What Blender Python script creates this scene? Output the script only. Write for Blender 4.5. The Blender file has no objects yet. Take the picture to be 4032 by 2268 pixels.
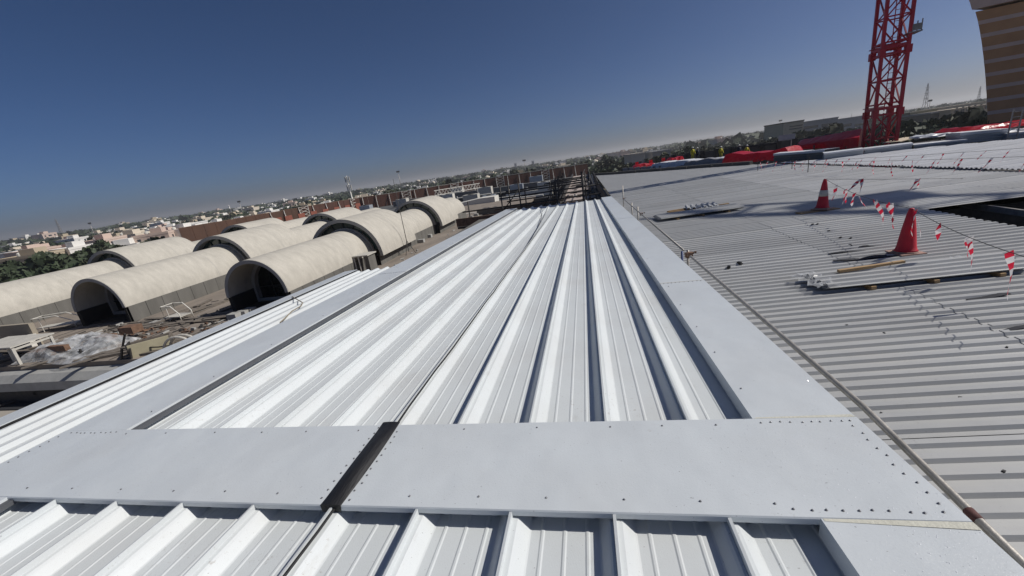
import bpy, math, random
import numpy as np
from mathutils import Vector, Matrix

# ------------------------------------------------------------------ camera
SC = bpy.context.scene
COL = SC.collection
W0, H0, FPX = 4032.0, 2268.0, 1580.0
CX, CY = W0 / 2, H0 / 2
CAM = np.array([0.0, 0.0, 1.92])


def _frame():
    a, b = 952.0, -0.1463
    p0 = np.array([-CX, a - CY, FPX]); p1 = np.array([W0 - CX, a + b * W0 - CY, FPX])
    up = np.cross(p0, p1); up /= np.linalg.norm(up)
    if up[1] > 0: up = -up
    vy = np.array([2295 - CX, 672 - CY, FPX])
    yh = vy - up * (vy @ up); yh /= np.linalg.norm(yh)
    return np.stack([np.cross(yh, up), yh, up])


RW = _frame()
cam_d = bpy.data.cameras.new('camera'); cam = bpy.data.objects.new('camera', cam_d); COL.objects.link(cam)
cam_d.sensor_width = 36.0; cam_d.lens = 36.0 * FPX / W0
cam_d.clip_start = 0.05; cam_d.clip_end = 30000
_r, _u, _b = RW @ np.array([1., 0, 0]), RW @ np.array([0, -1., 0]), RW @ np.array([0, 0, -1.])
cam.matrix_world = Matrix(((_r[0], _u[0], _b[0], CAM[0]), (_r[1], _u[1], _b[1], CAM[1]), (_r[2], _u[2], _b[2], CAM[2]), (0, 0, 0, 1)))
SC.camera = cam

# ------------------------------------------------------------------ sky and sun
SUN_EL, SUN_AZ = math.radians(42.5), math.radians(11)      # azimuth measured from +X towards +Y
world = bpy.data.worlds.new('World'); SC.world = world; world.use_nodes = True
wn = world.node_tree.nodes; wl = world.node_tree.links
for n in list(wn): wn.remove(n)
sky = wn.new('ShaderNodeTexSky'); sky.sky_type = 'NISHITA'; sky.sun_disc = False
sky.sun_elevation = SUN_EL; sky.sun_rotation = math.pi / 2 - SUN_AZ
sky.altitude = 300; sky.air_density = 0.55; sky.dust_density = 1.9; sky.ozone_density = 7.0
wbg = wn.new('ShaderNodeBackground'); wbg.inputs['Strength'].default_value = 0.058
wout = wn.new('ShaderNodeOutputWorld')
wtn = wn.new('ShaderNodeMixRGB'); wtn.blend_type = 'MULTIPLY'; wtn.inputs['Fac'].default_value = 1.0; wtn.inputs['Color2'].default_value = (1.02, .985, 1.0, 1)   # camera white balance
wl.new(sky.outputs[0], wtn.inputs['Color1']); whs = wn.new('ShaderNodeHueSaturation'); whs.inputs['Saturation'].default_value = 1.08; wl.new(wtn.outputs[0], whs.inputs['Color']); wl.new(whs.outputs[0], wbg.inputs['Color']); wl.new(wbg.outputs[0], wout.inputs['Surface'])
sun_d = bpy.data.lights.new('sun', 'SUN'); sun = bpy.data.objects.new('sun', sun_d); COL.objects.link(sun)
sun_d.energy = 3.9; sun_d.angle = math.radians(0.53); sun_d.color = (1.0, 0.955, 0.885)
_sd = Vector((math.cos(SUN_EL) * math.cos(SUN_AZ), math.cos(SUN_EL) * math.sin(SUN_AZ), math.sin(SUN_EL)))
sun.rotation_euler = _sd.to_track_quat('Z', 'Y').to_euler()
SC.view_settings.view_transform = 'Standard'; SC.view_settings.look = 'None'
SC.view_settings.exposure = 0.0; SC.view_settings.gamma = 1.0; SC.view_settings.use_curve_mapping = False
SC.cycles.max_bounces = 6; SC.cycles.diffuse_bounces = 3; SC.cycles.glossy_bounces = 3
SC.cycles.transparent_max_bounces = 8; SC.cycles.volume_bounces = 0; SC.cycles.caustics_reflective = False
SC.cycles.caustics_refractive = False


# ------------------------------------------------------------------ photo survey helpers
def ray(px, py):
    return RW @ np.array([px - CX, py - CY, FPX]) / FPX


def on_plane(px, py, n, d):
    r = ray(px, py); n = np.array(n, float)
    return CAM + r * ((d - n @ CAM) / (n @ r))


def at_z(px, py, z): return on_plane(px, py, (0, 0, 1), z)
def at_y(px, py, y): return on_plane(px, py, (0, 1, 0), y)
def at_x(px, py, x): return on_plane(px, py, (1, 0, 0), x)
def at_d(px, py, dep): return CAM + ray(px, py) * dep


def depth_of(P): return float((RW.T @ (np.array(P, float) - CAM))[2])


def zroof(x, y): return -1.471 + .0219 * x + .0293 * y if y < 14 else -1.061 + .0219 * x


def on_roof(px, py):
    P = on_plane(px, py, (-.0219, -.0293, 1), -1.471)
    return P if P[1] < 14 else on_plane(px, py, (-.0219, 0, 1), -1.061)


# ------------------------------------------------------------------ materials
MATS = {}


def mat(name, col, rough=0.6, metal=0.0, var=0.12, scale=2.0, bump=0.0, bscale=40.0, col2=None, stretch=(1, 1, 1), spots=0.0, spot_scale=3.0, spot_col=(.12, .1, .08), spec=0.5):
    """procedural surface: base colour with two scales of noise, optional dirt spots and bump"""
    if name in MATS: return MATS[name]
    m = bpy.data.materials.new(name); m.use_nodes = True; MATS[name] = m
    nt = m.node_tree; N = nt.nodes; L = nt.links
    b = N['Principled BSDF']
    b.inputs['Roughness'].default_value = rough; b.inputs['Metallic'].default_value = metal
    b.inputs['Specular IOR Level'].default_value = spec
    geo = N.new('ShaderNodeNewGeometry'); mp = N.new('ShaderNodeMapping'); mp.inputs['Scale'].default_value = stretch
    L.new(geo.outputs['Position'], mp.inputs['Vector'])
    n1 = N.new('ShaderNodeTexNoise'); n1.inputs['Scale'].default_value = scale; n1.inputs['Detail'].default_value = 5; n1.inputs['Roughness'].default_value = .65
    L.new(mp.outputs[0], n1.inputs['Vector'])
    r = N.new('ShaderNodeValToRGB')
    c2 = col2 if col2 else tuple(c * (1 - var) for c in col)
    c1 = col if col2 else tuple(min(1, c * (1 + var)) for c in col)
    r.color_ramp.elements[0].position = .3; r.color_ramp.elements[1].position = .7
    r.color_ramp.elements[0].color = (*c2, 1); r.color_ramp.elements[1].color = (*c1, 1)
    L.new(n1.outputs['Fac'], r.inputs['Fac'])
    out = r.outputs['Color']
    if spots > 0:
        n2 = N.new('ShaderNodeTexNoise'); n2.inputs['Scale'].default_value = spot_scale; n2.inputs['Detail'].default_value = 9; n2.inputs['Roughness'].default_value = .75
        L.new(mp.outputs[0], n2.inputs['Vector'])
        r2 = N.new('ShaderNodeValToRGB'); r2.color_ramp.elements[0].position = .60; r2.color_ramp.elements[1].position = .74
        r2.color_ramp.elements[0].color = (0, 0, 0, 1); r2.color_ramp.elements[1].color = (spots, spots, spots, 1)
        L.new(n2.outputs['Fac'], r2.inputs['Fac'])
        mx = N.new('ShaderNodeMixRGB'); mx.inputs['Color2'].default_value = (*spot_col, 1)
        L.new(r2.outputs['Color'], mx.inputs['Fac']); L.new(out, mx.inputs['Color1']); out = mx.outputs[0]
    L.new(out, b.inputs['Base Color'])
    if bump > 0:
        n3 = N.new('ShaderNodeTexNoise'); n3.inputs['Scale'].default_value = bscale; n3.inputs['Detail'].default_value = 3
        L.new(mp.outputs[0], n3.inputs['Vector'])
        bp = N.new('ShaderNodeBump'); bp.inputs['Strength'].default_value = bump; bp.inputs['Distance'].default_value = .02
        L.new(n3.outputs['Fac'], bp.inputs['Height']); L.new(bp.outputs[0], b.inputs['Normal'])
    return m


WHITE = mat('white_coated_sheet', (.605, .637, .645), .42, 0, .035, 1.3, .05, 160, spots=.32, spot_scale=5.5, spot_col=(.33, .31, .27), stretch=(1, .4, 1))
FLASH = mat('white_flashing_sheet', (.585, .622, .643), .40, 0, .03, 1.6, .05, 70, spots=.16, spot_scale=11, spot_col=(.44, .44, .45))
def _film(m):
    # protective film: a thin glossy coat with fine wrinkles that glint in the sun
    N = m.node_tree.nodes; L = m.node_tree.links; b = N['Principled BSDF']; b.inputs['Coat Weight'].default_value = .35; b.inputs['Coat Roughness'].default_value = .16
    g = N.new('ShaderNodeNewGeometry'); n = N.new('ShaderNodeTexNoise'); n.inputs['Scale'].default_value = 75; n.inputs['Detail'].default_value = 4; n.inputs['Roughness'].default_value = .7
    L.new(g.outputs['Position'], n.inputs['Vector']); bp = N.new('ShaderNodeBump'); bp.inputs['Strength'].default_value = .55; bp.inputs['Distance'].default_value = .006
    L.new(n.outputs['Fac'], bp.inputs['Height']); L.new(bp.outputs[0], b.inputs['Coat Normal'])


_film(FLASH)


def _weather(m, dust=.10, marks=.5, mscale=2.6, mcol=(.30, .27, .23), buckle=0):
    # broad dust mottling plus sparse dark scuffs and specks left by boots and swarf
    N = m.node_tree.nodes; L = m.node_tree.links; b = N['Principled BSDF']; src = b.inputs['Base Color'].links[0].from_socket
    g = N.new('ShaderNodeNewGeometry')
    def noise(sc, det, ro):
        n = N.new('ShaderNodeTexNoise'); n.inputs['Scale'].default_value = sc; n.inputs['Detail'].default_value = det; n.inputs['Roughness'].default_value = ro; L.new(g.outputs['Position'], n.inputs['Vector']); return n.outputs['Fac']
    def ramp(f, a, b_, v):
        r = N.new('ShaderNodeMapRange'); r.inputs['From Min'].default_value = a; r.inputs['From Max'].default_value = b_; r.inputs['To Min'].default_value = 0; r.inputs['To Max'].default_value = v; L.new(f, r.inputs['Value']); return r.outputs[0]
    def mix(fac, c1, col):
        x = N.new('ShaderNodeMixRGB'); x.inputs['Color2'].default_value = (*col, 1); L.new(fac, x.inputs['Fac']); L.new(c1, x.inputs['Color1']); return x.outputs[0]
    c = mix(ramp(noise(.9, 6, .6), .45, .75, dust * 3), src, (.46, .44, .41))
    zone = ramp(noise(.55, 2, .5), .50, .62, 1.0); fine = ramp(noise(26, 5, .8), .60, .68, marks)
    mu = N.new('ShaderNodeMath'); mu.operation = 'MULTIPLY'; L.new(zone, mu.inputs[0]); L.new(fine, mu.inputs[1])
    c = mix(mu.outputs[0], c, mcol)
    sp = ramp(noise(60, 1, .4), .775, .79, .45); c = mix(sp, c, (.10, .09, .08))
    L.new(c, b.inputs['Base Color'])
    if buckle:
        bp = N.new('ShaderNodeBump'); bp.inputs['Strength'].default_value = buckle; bp.inputs['Distance'].default_value = .05
        if b.inputs['Normal'].links: L.new(b.inputs['Normal'].links[0].from_socket, bp.inputs['Normal'])
        L.new(noise(2.1, 2, .45), bp.inputs['Height']); L.new(bp.outputs[0], b.inputs['Normal'])
    rg = N.new('ShaderNodeMapRange'); rg.inputs['To Min'].default_value = b.inputs['Roughness'].default_value - .1; rg.inputs['To Max'].default_value = b.inputs['Roughness'].default_value + .16
    L.new(noise(3.3, 6, .7), rg.inputs['Value']); L.new(rg.outputs[0], b.inputs['Roughness'])


_weather(FLASH, .06, .4, buckle=.35); _weather(WHITE, .10, .85, buckle=.10)
SHEENROOF = mat('painted_sheen_sheet', (.50, .505, .505), .42, .05, .05, .6)  # lighter copy of the grey sheet: glossy sun reflection put into the colour
GREYROOF = mat('grey_corrugated_sheet', (.43, .437, .435), .42, .08, .05, .6, .0, 40, spots=.10, spot_scale=2.5, spot_col=(.18, .18, .17))
BRIGHTROOF = mat('bright_corrugated_sheet', (.62, .63, .65), .4, .05, .05, .6)
for _m in (GREYROOF, SHEENROOF, BRIGHTROOF):
    _weather(_m, .10, .55, mcol=(.17, .16, .145))
    _N = _m.node_tree.nodes; _L = _m.node_tree.links; _b = _N['Principled BSDF']; _s = _b.inputs['Base Color'].links[0].from_socket
    _oi = _N.new('ShaderNodeObjectInfo'); _mr = _N.new('ShaderNodeMapRange'); _mr.inputs['To Min'].default_value = .90; _mr.inputs['To Max'].default_value = 1.06; _L.new(_oi.outputs['Random'], _mr.inputs['Value'])
    _hs = _N.new('ShaderNodeHueSaturation'); _L.new(_mr.outputs[0], _hs.inputs['Value']); _L.new(_s, _hs.inputs['Color']); _L.new(_hs.outputs[0], _b.inputs['Base Color'])
SHEETEDGE = mat('dark_cut_edge', (.06, .065, .075), .6)
BLACK = mat('black_rubber', (.012, .012, .013), .55, 0, .3, 20, .3, 60, stretch=(1, .15, 1))
SCREW = mat('screw_steel', (.30, .30, .31), .35, .8)
SEALTAPE = mat('cream_sealant', (.62, .61, .52), .35, 0, .1, 8, .2, 60)
GALV = mat('galvanised_tube', (.36, .34, .31), .5, .5, .25, 5, .1, 60)
RUST = mat('rusty_steel', (.17, .10, .065), .8, 0, .4, 6)
DARKST = mat('dark_steel', (.045, .042, .04), .7, .2, .4, 4)
CREAM = mat('cream_render', (.46, .435, .38), .85, 0, .12, 2.4, .25, 9, spots=.4, spot_scale=3.2, spot_col=(.35, .325, .28), stretch=(.45, 1, .45))
RIM = mat('grey_render_rim', (.36, .35, .33), .85, 0, .1, 1.2)
CONC = mat('board_concrete', (.135, .13, .118), .9, 0, .2, 1.1, .2, 18, stretch=(1, 1, .25), spots=.4, spot_scale=1.6, spot_col=(.11, .105, .09))
CONC2 = mat('pale_concrete', (.36, .36, .345), .9, 0, .14, 1.5, .2, 14, spots=.4, spot_scale=2.2, spot_col=(.2, .2, .19))
GLASS = mat('dark_green_glass', (.03, .06, .056), .12, 0, .1, 1, spec=.6)
FRAME = mat('dark_window_frame', (.02, .025, .025), .5)
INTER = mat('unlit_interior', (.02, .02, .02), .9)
DECK = mat('dusty_roof_deck', (.225, .192, .16), .95, 0, .22, .8, .3, 9, spots=.5, spot_scale=.9, spot_col=(.13, .105, .085), stretch=(1, .5, 1))
WOOD = mat('weathered_wood', (.16, .138, .115), .85, 0, .3, 3, .3, 40, stretch=(.3, 3, 1))
PINE = mat('raw_pine', (.38, .25, .125), .7, 0, .15, 3, stretch=(.5, 4, 4))
OFFWH = mat('off_white_paint', (.66, .64, .58), .6, 0, .08, 3)
DIRTWH = mat('dirty_white', (.50, .48, .43), .7, 0, .12, 2, spots=.3, spot_scale=2)
FENCE = mat('brown_fence_sheet', (.085, .034, .022), .75, 0, .25, .25, 0, 40, stretch=(3, 3, .3))
FENCE2 = mat('orange_brown_fence_sheet', (.08, .038, .022), .75, 0, .2, .3, stretch=(2, 2, .3))
ROOFGREY = mat('dark_bitumen_roof', (.085, .088, .09), .9, 0, .2, .15, spots=.3, spot_scale=.2)
ROOFMID = mat('grey_screed_roof', (.19, .185, .175), .9, 0, .15, .2, spots=.3, spot_scale=.3)
BLUEP = mat('blue_panel', (.015, .045, .17), .5)
REDTARP = mat('red_tarpaulin', (.66, .03, .055), .30, 0, .15, 1.5, 1.0, 5)
WHTARP = mat('white_plastic_sheet', (.70, .71, .73), .35, 0, .08, 1.5, .6, 3)
PANELB = mat('silver_panel_bundle', (.40, .43, .46), .4, .3, .06, 1, stretch=(.2, .2, 6))
CONE = mat('faded_red_cone', (.50, .010, .030), .6, 0, .18, 3, spots=.2, spot_scale=4, spot_col=(.5, .12, .09))
TAPER = mat('tape_red', (.60, .012, .05), .4)
TAPEW = mat('tape_white', (.76, .74, .75), .4)
ROPE = mat('grey_rope', (.10, .095, .09), .9)
CRANE = mat('crane_red_paint', (.33, .008, .025), .45, 0, .15, .8, spots=.15, spot_scale=2, spot_col=(.1, .02, .02))
CRANE2 = mat('crane_grey_platform', (.20, .20, .20), .6, .3)
STONE1 = mat('tan_stone_course', (.52, .325, .165), .85, 0, .12, .5, .2, 6, spots=.2, spot_scale=.6, spot_col=(.25, .14, .09))
STONE2 = mat('pale_stone_course', (.64, .54, .45), .85, 0, .08, .8, .1, 6)
WALLDK = mat('grey_block_wall', (.10, .097, .092), .9, 0, .12, .5)
GROUND = mat('dusty_town_ground', (.15, .125, .095), .95, 0, .3, .012, spots=.4, spot_scale=.02, spot_col=(.075, .08, .05))
HILL = mat('dry_hills', (.22, .19, .16), .95, 0, .15, .002)
HW = [mat('house_white', (.72, .70, .66), .8, 0, .05, .05), mat('house_cream', (.60, .53, .43), .8, 0, .06, .05),
      mat('house_pink', (.56, .44, .37), .8, 0, .06, .05), mat('house_grey', (.30, .30, .30), .8, 0, .08, .05), mat('house_sand', (.42, .355, .26), .8, 0, .06, .05)]
HWIN = mat('house_window', (.03, .035, .045), .2)
LEAFM = [mat('leaf_dark', (.028, .045, .018), .7, 0, .35, .25), mat('leaf_mid', (.038, .055, .025), .7, 0, .35, .25), mat('leaf_dry', (.055, .060, .030), .7, 0, .3, .25)]
BARK = mat('bark', (.10, .075, .055), .9, 0, .2, 3)
SKIN = mat('skin', (.22, .12, .08), .6); HIVIS = mat('hi_vis_yellow', (.62, .55, .03), .6); NAVY = mat('navy_overall', (.02, .025, .05), .8); HELM = mat('white_helmet', (.75, .75, .7), .4)


def _translucent(m, col, fac):
    # thin woven plastic lets part of the sun through
    N = m.node_tree.nodes; L = m.node_tree.links; b = N['Principled BSDF']; o = [n for n in N if n.type == 'OUTPUT_MATERIAL'][0]
    t = N.new('ShaderNodeBsdfTranslucent'); t.inputs['Color'].default_value = (*col, 1); x = N.new('ShaderNodeMixShader'); x.inputs['Fac'].default_value = fac
    L.new(b.outputs[0], x.inputs[1]); L.new(t.outputs[0], x.inputs[2]); L.new(x.outputs[0], o.inputs['Surface'])


_translucent(REDTARP, (.8, .03, .05), .42); _translucent(TAPER, (.75, .02, .06), .35); _translucent(TAPEW, (.8, .78, .78), .35)


def clear_plastic():
    m = bpy.data.materials.new('clear_plastic_film'); m.use_nodes = True; N = m.node_tree.nodes; L = m.node_tree.links
    b = N['Principled BSDF']; b.inputs['Base Color'].default_value = (.62, .64, .66, 1); b.inputs['Roughness'].default_value = .18
    n = N.new('ShaderNodeTexNoise'); n.inputs['Scale'].default_value = 3.0; n.inputs['Detail'].default_value = 6
    g = N.new('ShaderNodeNewGeometry'); L.new(g.outputs['Position'], n.inputs['Vector'])
    r = N.new('ShaderNodeValToRGB'); r.color_ramp.elements[0].position = .35; r.color_ramp.elements[1].position = .7
    r.color_ramp.elements[0].color = (.16, .16, .16, 1); r.color_ramp.elements[1].color = (.62, .62, .62, 1)
    L.new(n.outputs['Fac'], r.inputs['Fac']); L.new(r.outputs[0], b.inputs['Alpha'])
    return m


PLASTIC = clear_plastic()


# ------------------------------------------------------------------ mesh builder
class MB:
    def __init__(s): s.v = []; s.f = []; s.m = []

    def add(s, vs, fs, mi=0):
        o = len(s.v); s.v += [tuple(map(float, p)) for p in vs]; s.f += [tuple(i + o for i in f) for f in fs]; s.m += [mi] * len(fs); return s

    def box(s, a, b, mi=0):
        x0, y0, z0 = a; x1, y1, z1 = b
        return s.add([(x0, y0, z0), (x1, y0, z0), (x1, y1, z0), (x0, y1, z0), (x0, y0, z1), (x1, y0, z1), (x1, y1, z1), (x0, y1, z1)],
                     [(0, 3, 2, 1), (4, 5, 6, 7), (0, 1, 5, 4), (1, 2, 6, 5), (2, 3, 7, 6), (3, 0, 4, 7)], mi)

    def bar(s, p, q, w, h=None, mi=0, up=(0, 0, 1)):
        """box-section bar from p to q"""
        h = h or w; p = Vector(p); q = Vector(q); d = (q - p).normalized(); u = Vector(up)
        if abs(d.dot(u)) > .99: u = Vector((1, 0, 0))
        a = d.cross(u).normalized() * (w / 2); c = a.cross(d).normalized() * (h / 2)
        vs = [p - a - c, p + a - c, p + a + c, p - a + c, q - a - c, q + a - c, q + a + c, q - a + c]
        return s.add(vs, [(3, 2, 1, 0), (4, 5, 6, 7), (0, 1, 5, 4), (1, 2, 6, 5), (2, 3, 7, 6), (3, 0, 4, 7)], mi)

    def tube(s, pts, r, n=8, mi=0, cap=True):
        pts = [Vector(p) for p in pts]; rs = r if isinstance(r, (list, tuple)) else [r] * len(pts); rings = []; vs = []
        for i, p in enumerate(pts):
            d = (pts[min(i + 1, len(pts) - 1)] - pts[max(i - 1, 0)]).normalized()
            u = Vector((0, 0, 1)) if abs(d.z) < .95 else Vector((1, 0, 0))
            a = d.cross(u).normalized(); c = a.cross(d)
            for k in range(n):
                t = 2 * math.pi * k / n; vs.append(p + (a * math.cos(t) + c * math.sin(t)) * rs[i])
        fs = [(i * n + k, (i + 1) * n + k, (i + 1) * n + (k + 1) % n, i * n + (k + 1) % n) for i in range(len(pts) - 1) for k in range(n)]
        if cap: fs += [tuple(range(n)), tuple(reversed(range((len(pts) - 1) * n, len(pts) * n)))]
        return s.add(vs, fs, mi)

    def lathe(s, prof, n=20, c=(0, 0, 0), mi=0):
        vs = []; m = len(prof)
        for r, z in prof:
            for k in range(n):
                t = 2 * math.pi * k / n; vs.append((c[0] + r * math.cos(t), c[1] + r * math.sin(t), c[2] + z))
        fs = [(i * n + k, i * n + (k + 1) % n, (i + 1) * n + (k + 1) % n, (i + 1) * n + k) for i in range(m - 1) for k in range(n)]
        fs += [tuple(reversed(range(n))), tuple(range((m - 1) * n, m * n))]
        return s.add(vs, fs, mi)

    def sweep(s, prof, axis, a, b, close=False, mi=0):
        """profile of 2D points swept along axis ('x' : prof=(y,z); 'y' : prof=(x,z))"""
        vs = []
        for t in (a, b):
            for p, q in prof: vs.append((t, p, q) if axis == 'x' else (p, t, q))
        n = len(prof); rng = n if close else n - 1
        fs = [(i, (i + 1) % n, n + (i + 1) % n, n + i) for i in range(rng)]
        if axis == 'y': fs = [tuple(reversed(f)) for f in fs]
        if close: fs += [tuple(reversed(range(n))), tuple(range(n, 2 * n))] if axis == 'x' else [tuple(range(n)), tuple(reversed(range(n, 2 * n)))]
        return s.add(vs, fs, mi)

    def mesh(s, name, mats, smooth=False):
        me = bpy.data.meshes.new(name); me.from_pydata(s.v, [], s.f)
        for m in (mats if isinstance(mats, (list, tuple)) else [mats]): me.materials.append(m)
        if any(s.m): me.polygons.foreach_set('material_index', s.m)
        if smooth: me.polygons.foreach_set('use_smooth', [True] * len(s.f))
        me.update(); return me

    def build(s, name, mats, parent=None, smooth=False, loc=None):
        return link(name, s.mesh(name, mats, smooth), parent, loc)


def link(name, me, parent=None, loc=None, rot=None, scale=None):
    o = bpy.data.objects.new(name, me); COL.objects.link(o); o.parent = parent
    if loc is not None: o.location = tuple(map(float, loc))
    if rot is not None: o.rotation_euler = rot
    if scale is not None: o.scale = scale
    return o


def tag(o, label, cat, group=None):
    o['label'] = label; o['category'] = cat
    if group: o['group'] = group
    return o


def thing(name, label, cat, loc=(0, 0, 0), rot=None, group=None):
    return tag(link(name, None, None, loc, rot), label, cat, group)


def struct(o): o['kind'] = 'structure'; return o
def stuff(o): o['kind'] = 'stuff'; return o


def thick(o, t, off=-1):
    md = o.modifiers.new('thickness', 'SOLIDIFY'); md.thickness = t; md.offset = off; return o


def copy_tree(o, parent=None):
    c = o.copy(); COL.objects.link(c); c.parent = parent
    for ch in list(o.children): copy_tree(ch, c)
    return c


rnd = random.Random(7)
HAZE_D = 0.00024
# ================================================================== ground, hills
MB().add([(-9000, -3000, -17), (9000, -3000, -17), (9000, 12000, -17), (-9000, 12000, -17)], [(0, 1, 2, 3)]).build('ground', GROUND)['kind'] = 'structure'


def hills():
    m = MB(); n = 90; vs = []
    rr = random.Random(3)
    ph = [rr.uniform(0, 6.28) for _ in range(8)]
    for i in range(n + 1):
        a = math.radians(-75 + 150 * i / n)
        h = 12 + sum(math.sin(a * (3 + 4.7 * k) + ph[k]) * (26 / (k + 1.4)) for k in range(8))
        h = max(4, h) * (0.5 + .9 * max(0, math.sin(a + .35)))
        for d, hh in ((7200, -17), (7900, h * .75 - 17), (8600, h * 1.35 - 15), (9400, -17)):
            vs.append((d * math.sin(a), d * math.cos(a), hh))
    fs = [(i * 4 + k, (i + 1) * 4 + k, (i + 1) * 4 + k + 1, i * 4 + k + 1) for i in range(n) for k in range(3)]
    m.add(vs, fs).build('hills', HILL, smooth=True)['kind'] = 'structure'


hills()

# ================================================================== white standing seam roof
PITCH, SEAM0 = 0.614, 0.009
strip = thing('standing_seam_roof', 'long white standing seam metal roof with flat flashings and a black joint', 'roof', (0, 0, 0), (-math.radians(1.8144), 0, 0))
YN0, YN1, YF0, YF1 = -3.2, 2.02, 2.62, 28.6


def pan_profile(w=PITCH):
    P = [(-.004, -.056), (-.004, -.010), (.009, -.008), (.011, -.048), (.043, -.051), (.058, -.064), (.110, -.118), (.121, -.123)]
    for c in (.19, .322, .455): P += [(c - .014, -.123), (c - .005, -.1185), (c + .005, -.1185), (c + .014, -.123)]
    P += [(.522, -.123), (.533, -.118), (.577, -.064), (.590, -.052), (w - .008, -.051)]
    return P


pan_f = MB().sweep(pan_profile(), 'y', YF0, YF1).mesh('roof_panel', WHITE)
pan_n = MB().sweep(pan_profile(), 'y', YN0, YN1).mesh('roof_panel', WHITE)
for k in range(-8, 2):
    x = SEAM0 + PITCH * k
    o = link('roof_panel', pan_f, strip, (x, 0, rnd.uniform(-.0015, .0015))); thick(o, .0025)
    o = link('roof_panel', pan_n, strip, (x, 0, rnd.uniform(-.0015, .0015))); thick(o, .0025)
# end closures below the flashing lip (rounded lower corners follow the pan)
cl = MB()
arc = [(.060, -.020), (.075, -.060), (.105, -.100), (.150, -.1215), (.49, -.1215), (.535, -.100), (.565, -.060), (.580, -.020)]
cl.add([(x, 1.945, z) for x, z in arc] + [(x, 1.95, z) for x, z in arc], [tuple(range(8)), tuple(reversed(range(8, 16)))] + [(i, i + 8, (i + 1) % 8 + 8, (i + 1) % 8) for i in range(8)])
clm = cl.mesh('end_closure', WHITE)
for k in range(-8, 2): link('end_closure', clm, strip, (SEAM0 + PITCH * k, 0, 0))
# the first and the last pan stop against the side flashing
MB().box((-5.6, YN0, -.30), (1.70, YF1 - .05, -.135)).build('roof_liner', DARKST, strip)


def flash_sheet(x0, x1, y0, y1, lips=('n', 'f'), dz=0.0, lip=.042, nx=10, ny=6, name='flashing', wob=.0007, seed=0):
    """flat sheet with slight oil-canning and folded-down lips"""
    r = random.Random(seed); m = MB(); vs = []
    ph = [(r.uniform(1, 5), r.uniform(1, 5), r.uniform(0, 6)) for _ in range(4)]
    for j in range(ny + 1):
        for i in range(nx + 1):
            x = x0 + (x1 - x0) * i / nx; y = y0 + (y1 - y0) * j / ny
            edge = min(i, nx - i, j, ny - j)
            z = dz + (wob * sum(math.sin(a * x + b * y + c) for a, b, c in ph) if edge > 0 else 0)
            vs.append((x, y, z))
    fs = [(j * (nx + 1) + i, j * (nx + 1) + i + 1, (j + 1) * (nx + 1) + i + 1, (j + 1) * (nx + 1) + i) for j in range(ny) for i in range(nx)]
    m.add(vs, fs)
    t = .006
    if 'n' in lips: m.add([(x0, y0, dz), (x1, y0, dz), (x1, y0 - t, dz - .008), (x0, y0 - t, dz - .008), (x0, y0 - t, dz - lip), (x1, y0 - t, dz - lip)], [(3, 2, 1, 0), (4, 5, 2, 3)])
    if 'f' in lips: m.add([(x0, y1, dz), (x1, y1, dz), (x1, y1 + t, dz - lip), (x0, y1 + t, dz - lip)], [(0, 1, 2, 3)])
    if 'r' in lips: m.add([(x1, y0, dz), (x1, y1, dz), (x1 + t, y1, dz - .19), (x1 + t, y0, dz - .19)], [(3, 2, 1, 0)])
    if 'l' in lips: m.add([(x0, y0, dz), (x0, y1, dz), (x0 - t, y1, dz - .105), (x0 - t, y0, dz - .105)], [(0, 1, 2, 3)])
    if 'i' in lips: m.add([(x1, y0, dz), (x1, y1, dz), (x1 + t, y1, dz - .085), (x1 + t, y0, dz - .085)], [(3, 2, 1, 0)])
    if 'o' in lips: m.add([(x0, y0, dz), (x0, y1, dz), (x0 - t, y1, dz - .16), (x0 - t, y0, dz - .16)], [(0, 1, 2, 3)])
    o = m.build(name, FLASH, strip); thick(o, .003); return o


# cross flashing either side of the joint, raised a touch above the long side flashings
JX0, JX1 = -1.905, -1.765
flash_sheet(-5.60, JX0 + .01, 1.877, 2.765, 'nf', .004, seed=1)
flash_sheet(JX1 - .01, 1.735, 1.877, 2.765, 'nfr', .004, seed=2)
# long side flashings in lengths
for a, b, s in ((-3.2, 1.872, 3), (2.772, 6.52, 4), (6.535, 15.6, 5), (15.63, 28.6, 6)):
    flash_sheet(1.07, 1.735, a, b, 'lr', 0, seed=s, ny=14, nx=5, wob=.0006)
for a, b, s in ((-3.2, 1.872, 7), (2.772, 9.6, 8), (9.615, 16.2, 9), (16.23, 28.6, 10)):
    flash_sheet(-5.60, -4.80, a, b, 'io', 0, seed=s, ny=14, nx=5, wob=.0006)
# overlap tapes at the flashing seams
for p, q in (((1.10, 1.868), (1.735, 1.80)), ):
    MB().add([(1.08, 1.872, .0015), (1.735, 1.872, .0035), (1.735, 1.825, .0035), (1.08, 1.855, .0015)], [(3, 2, 1, 0)]).build('sealant_strip', SEALTAPE, strip)
MB().add([(1.08, 2.768, .003), (1.735, 2.768, .003), (1.72, 2.80, .003), (1.10, 2.782, .003)], [(0, 1, 2, 3)]).build('sealant_strip', SEALTAPE, strip)
MB().box((1.07, 6.515, .001), (1.74, 6.53, .004)).build('seam_cover', OFFWH, strip)
MB().box((-4.797, YN0, -.06), (-4.742, YF1 - .1, -.022)).build('gap_strip', mat('dark_grey_strip', (.085, .09, .10), .6), strip)
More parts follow.
